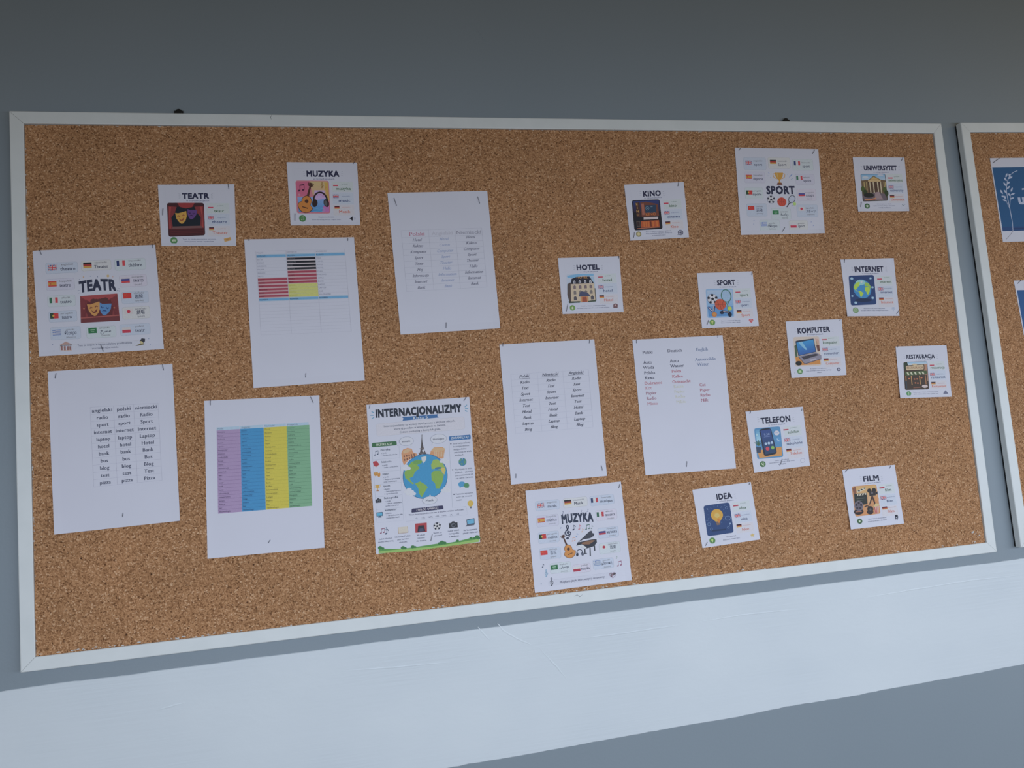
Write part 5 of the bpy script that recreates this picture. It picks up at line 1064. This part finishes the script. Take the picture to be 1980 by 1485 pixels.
s.part('meadow'); g_ = [(172, 1378), (200, 1395), (290, 1398), (380, 1396), (440, 1390), (560, 1372), (690, 1352), (800, 1345), (900, 1325), (1000, 1300), (1075, 1280)]
s.poly([(172, 1378)] + g_[1:] + [(1078, 1332), (800, 1372), (500, 1412), (175, 1438)], (84, 142, 72)); s.poly([(172, 1422), (400, 1398), (640, 1380), (900, 1340), (1076, 1308), (1078, 1334), (800, 1374), (500, 1414), (175, 1440)], (136, 176, 96))
for x, y, r_ in ((185, 1388, 20), (210, 1394, 14), (390, 1388, 20), (410, 1392, 14), (478, 1380, 18), (500, 1382, 12), (740, 1342, 22), (765, 1345, 16), (718, 1350, 15), (880, 1325, 14), (1000, 1302, 14), (1055, 1290, 20), (1068, 1300, 18), (1030, 1305, 13)): s.ell(x, y, r_, r_ * .8, (52, 112, 62), n=10)
s.flush(); SE = s

# ------------------------------------------------------------------ blue sheets on the second board
BLUE = (12, 68, 110)
def corner_from(x, y, crop): return ((x - crop[0]) * crop[2], (y - crop[1]) * crop[2])
cr = (1880, 290, 7.42)
s = Sheet('blue_poster', 'blue sheet with a white leafy sprig on the second board', 'poster', cr, [(252, 117), (2150, 92), (2480, 1250), (440, 1322)], (164, 167, 178), 'blue sheets on the second board', edge=0.0)
s.part('blue_field'); s.poly([(286, 250), (1200, 236), (2118, 222), (2400, 1100), (1400, 1136), (436, 1166)], BLUE); s.poly([(426, 1105), (1400, 1072), (2385, 1038), (2400, 1100), (1400, 1136), (436, 1166)], (20, 58, 104)); s.poly([(560, 1120), (1380, 1096), (1380, 1110), (565, 1140)], (18, 46, 88))
s.part('leaf_sprig', base=12); LF = (158, 170, 194)
s.line([(648, 296), (600, 315), (552, 350), (520, 400), (500, 470), (490, 540), (492, 600), (505, 680), (528, 790), (556, 930), (575, 1040), (585, 1165)], 9, LF); s.line([(490, 735), (512, 790), (532, 830)], 5, LF); s.line([(548, 650), (545, 720), (535, 830)], 6, LF)
for x, y, a, L in ((490, 365, -70, 34), (535, 370, -110, 34), (475, 420, -130, 34), (545, 398, -25, 36), (467, 492, -125, 36), (515, 475, -40, 36), (517, 540, -45, 34), (475, 598, -130, 38), (420, 602, -120, 38), (565, 568, -70, 36), (580, 632, -20, 36), (450, 668, -165, 36), (568, 694, -20, 36), (465, 722, -165, 32), (530, 640, -130, 28), (470, 680, -100, 26)):
    t = math.radians(a); d = Vector((math.cos(t), math.sin(t))); q_ = Vector((-d.y, d.x)); o = Vector((x, y))
    s.poly([o - d * L, o - d * L * .4 + q_ * 11, o + d * L * .4 + q_ * 12, o + d * L, o + d * L * .4 - q_ * 12, o - d * L * .4 - q_ * 11], LF)
s.line([(585, 1165), (540, 1225), (490, 1280)], 5, (120, 118, 125))
s.part('lettering'); s.line([(712, 562), (775, 556)], 22, LF); s.T('u', 715, 772, 132, LF, 'heavy', fit=96)
s.flush(); SX = s
cr = (1880, 530, 5.94)
s = Sheet('blue_poster', 'lower blue sheet on the second board, cut by the photo edge', 'poster', cr, [(476, 74), (1900, 45), (2180, 960), (650, 1010)], (172, 176, 188), 'blue sheets on the second board', edge=0.0)
s.part('blue_field'); s.poly([(512, 185), (1850, 158), (2070, 850), (640, 898)], (24, 72, 124)); s.flush(); SY = s

# ------------------------------------------------------------------ staples
staples(POSTER_T, 'large TEATR poster', (175, 172, -22, 60, 'at the upper left corner'), (1516, 98, -10, 50, 'at the upper right corner'), (912, 1318, -22, 92, 'at the bottom edge'))
staples(SA, 'bold angielski table sheet', (117, 155, 14, 42, 'at the upper left corner'), (998, 85, -12, 52, 'at the upper right corner'), (668, 1297, 8, 34, 'near the bottom edge'))
def cs_(s, what, *p): staples(s, what, *p)
cs_(SB, 'sheet with crimson and yellow bars', (103, 62, 0, 28, 'at the upper left corner'), (1018, 62, 0, 26, 'at the upper right corner'), (628, 1320, 5, 40, 'near the bottom edge'))
cs_(SC, 'four-coloured column sheet', (98, 80, 0, 52, 'at the upper left corner'), (982, 60, -24, 60, 'at the upper right corner'), (610, 1292, 32, 34, 'near the bottom edge'))
cs_(SD, 'faded script table sheet', (120, 150, -18, 78, 'at the upper left corner'), (918, 132, -18, 70, 'at the upper right corner'), (607, 1332, 2, 56, 'near the bottom edge'))
cs_(SF, 'bold italic table sheet', (85, 105, 0, 34, 'at the upper left corner'), (913, 75, 5, 34, 'at the upper right corner'), (210, 1362, 2, 40, 'at the lower left corner'), (1032, 1285, -12, 52, 'at the lower right corner'))
cs_(SG, 'coloured word list sheet', (106, 104, 0, 32, 'at the upper left corner'), (912, 50, 4, 26, 'at the upper right corner'), (602, 1318, 4, 54, 'near the bottom edge'))
cs_(SE, 'INTERNACJONALIZMY poster', (92, 122, 12, 36, 'at the upper left corner'), (948, 52, 30, 44, 'at the upper right corner'), (647, 1298, 14, 62, 'near the bottom edge'))
cs_(POSTER_M, 'MUZYKA poster', (108, 182, 48, 48, 'at the upper left corner'), (1215, 125, 14, 52, 'at the upper right corner'))
cs_(POSTER_S, 'SPORT poster', (128, 68, 34, 54, 'at the upper left corner'), (1305, 110, 28, 78, 'at the upper right corner'), (825, 1352, 32, 84, 'near the bottom edge'))
cs_(SX, 'leafy blue sheet', (345, 150, 54, 122, 'at the upper left corner'))
cs_(SY, 'lower blue sheet', (540, 88, 42, 58, 'at the upper left corner'))
def cst(crop, cn, what, *pins):
    f = Sheet.__new__(Sheet); f.x0, f.y0, f.sc = crop; f.c = [Vector(p) for p in cn]; f.lift = .0006; f.stand = 0
    staples(f, what, *pins)
TL_, TR_, BL_, BR_, BT_ = 'at the upper left corner', 'at the upper right corner', 'at the lower left corner', 'at the lower right corner', 'at the bottom edge'
cst((300, 345, 10.606), [(55, 128), (1622, 118), (1665, 1385), (130, 1388)], 'small TEATR card', (1505, 170, -8, 105, TR_), (158, 685, 4, 140, 'on the left edge'))
cst((540, 305, 10.606), [(150, 90), (1595, 100), (1662, 1380), (235, 1387)], 'small MUZYKA card', (322, 1215, 0, 150, BL_), (1535, 102, 40, 60, TR_))
cst((1195, 340, 11.0), [(130, 188), (1395, 130), (1510, 1310), (262, 1378)], 'small KINO card', (1280, 180, 8, 85, TR_), (340, 1260, 10, 125, BL_))
cst((1070, 485, 11.42), [(100, 160), (1455, 118), (1552, 1348), (205, 1398)], 'small HOTEL card', (302, 1260, 12, 150, BL_), (1442, 140, 0, 60, TR_))
cst((1340, 515, 11.42), [(85, 150), (1310, 110), (1455, 1315), (200, 1370)], 'small SPORT card', (1297, 160, 8, 65, TR_), (325, 1240, 18, 110, BL_))
cst((1640, 295, 11.877), [(105, 108), (1290, 112), (1405, 1345), (230, 1352)], 'small UNIWERSYTET card', (1240, 148, 26, 95, TR_), (292, 1190, 8, 120, BL_))
cst((1615, 490, 11.42), [(115, 135), (1292, 104), (1420, 1380), (268, 1390)], 'small INTERNET card', (203, 165, 4, 85, TL_), (1378, 1300, 32, 95, BR_))
cst((1510, 605, 11.0), [(98, 182), (1292, 130), (1395, 1320), (225, 1385)], 'small KOMPUTER card', (1258, 145, 14, 50, TR_), (285, 1280, 20, 105, BL_))
cst((1720, 660, 12.378), [(145, 125), (1360, 92), (1492, 1325), (258, 1360)], 'small RESTAURACJA card', (1342, 95, 6, 80, TR_), (190, 120, 0, 55, TL_), (908, 1215, 0, 105, BT_))
cst((1430, 780, 10.607), [(120, 170), (1297, 65), (1445, 1275), (300, 1422)], 'small TELEFON card', (222, 178, 14, 70, TL_), (1275, 130, 14, 52, TR_), (850, 1208, 20, 142, BT_))
cst((1330, 925, 10.607), [(92, 235), (1290, 72), (1482, 1252), (300, 1430)], 'small IDEA card', (380, 1345, 26, 88, BL_), (1260, 108, 14, 44, TR_))
cst((1620, 890, 10.607), [(92, 195), (1165, 92), (1360, 1298), (268, 1418)], 'small FILM card', (180, 205, 42, 108, TL_), (1068, 140, 22, 62, TR_), (1318, 1195, 20, 88, BR_))
bpy.data.objects.remove(_to); bpy.data.curves.remove(_tc)
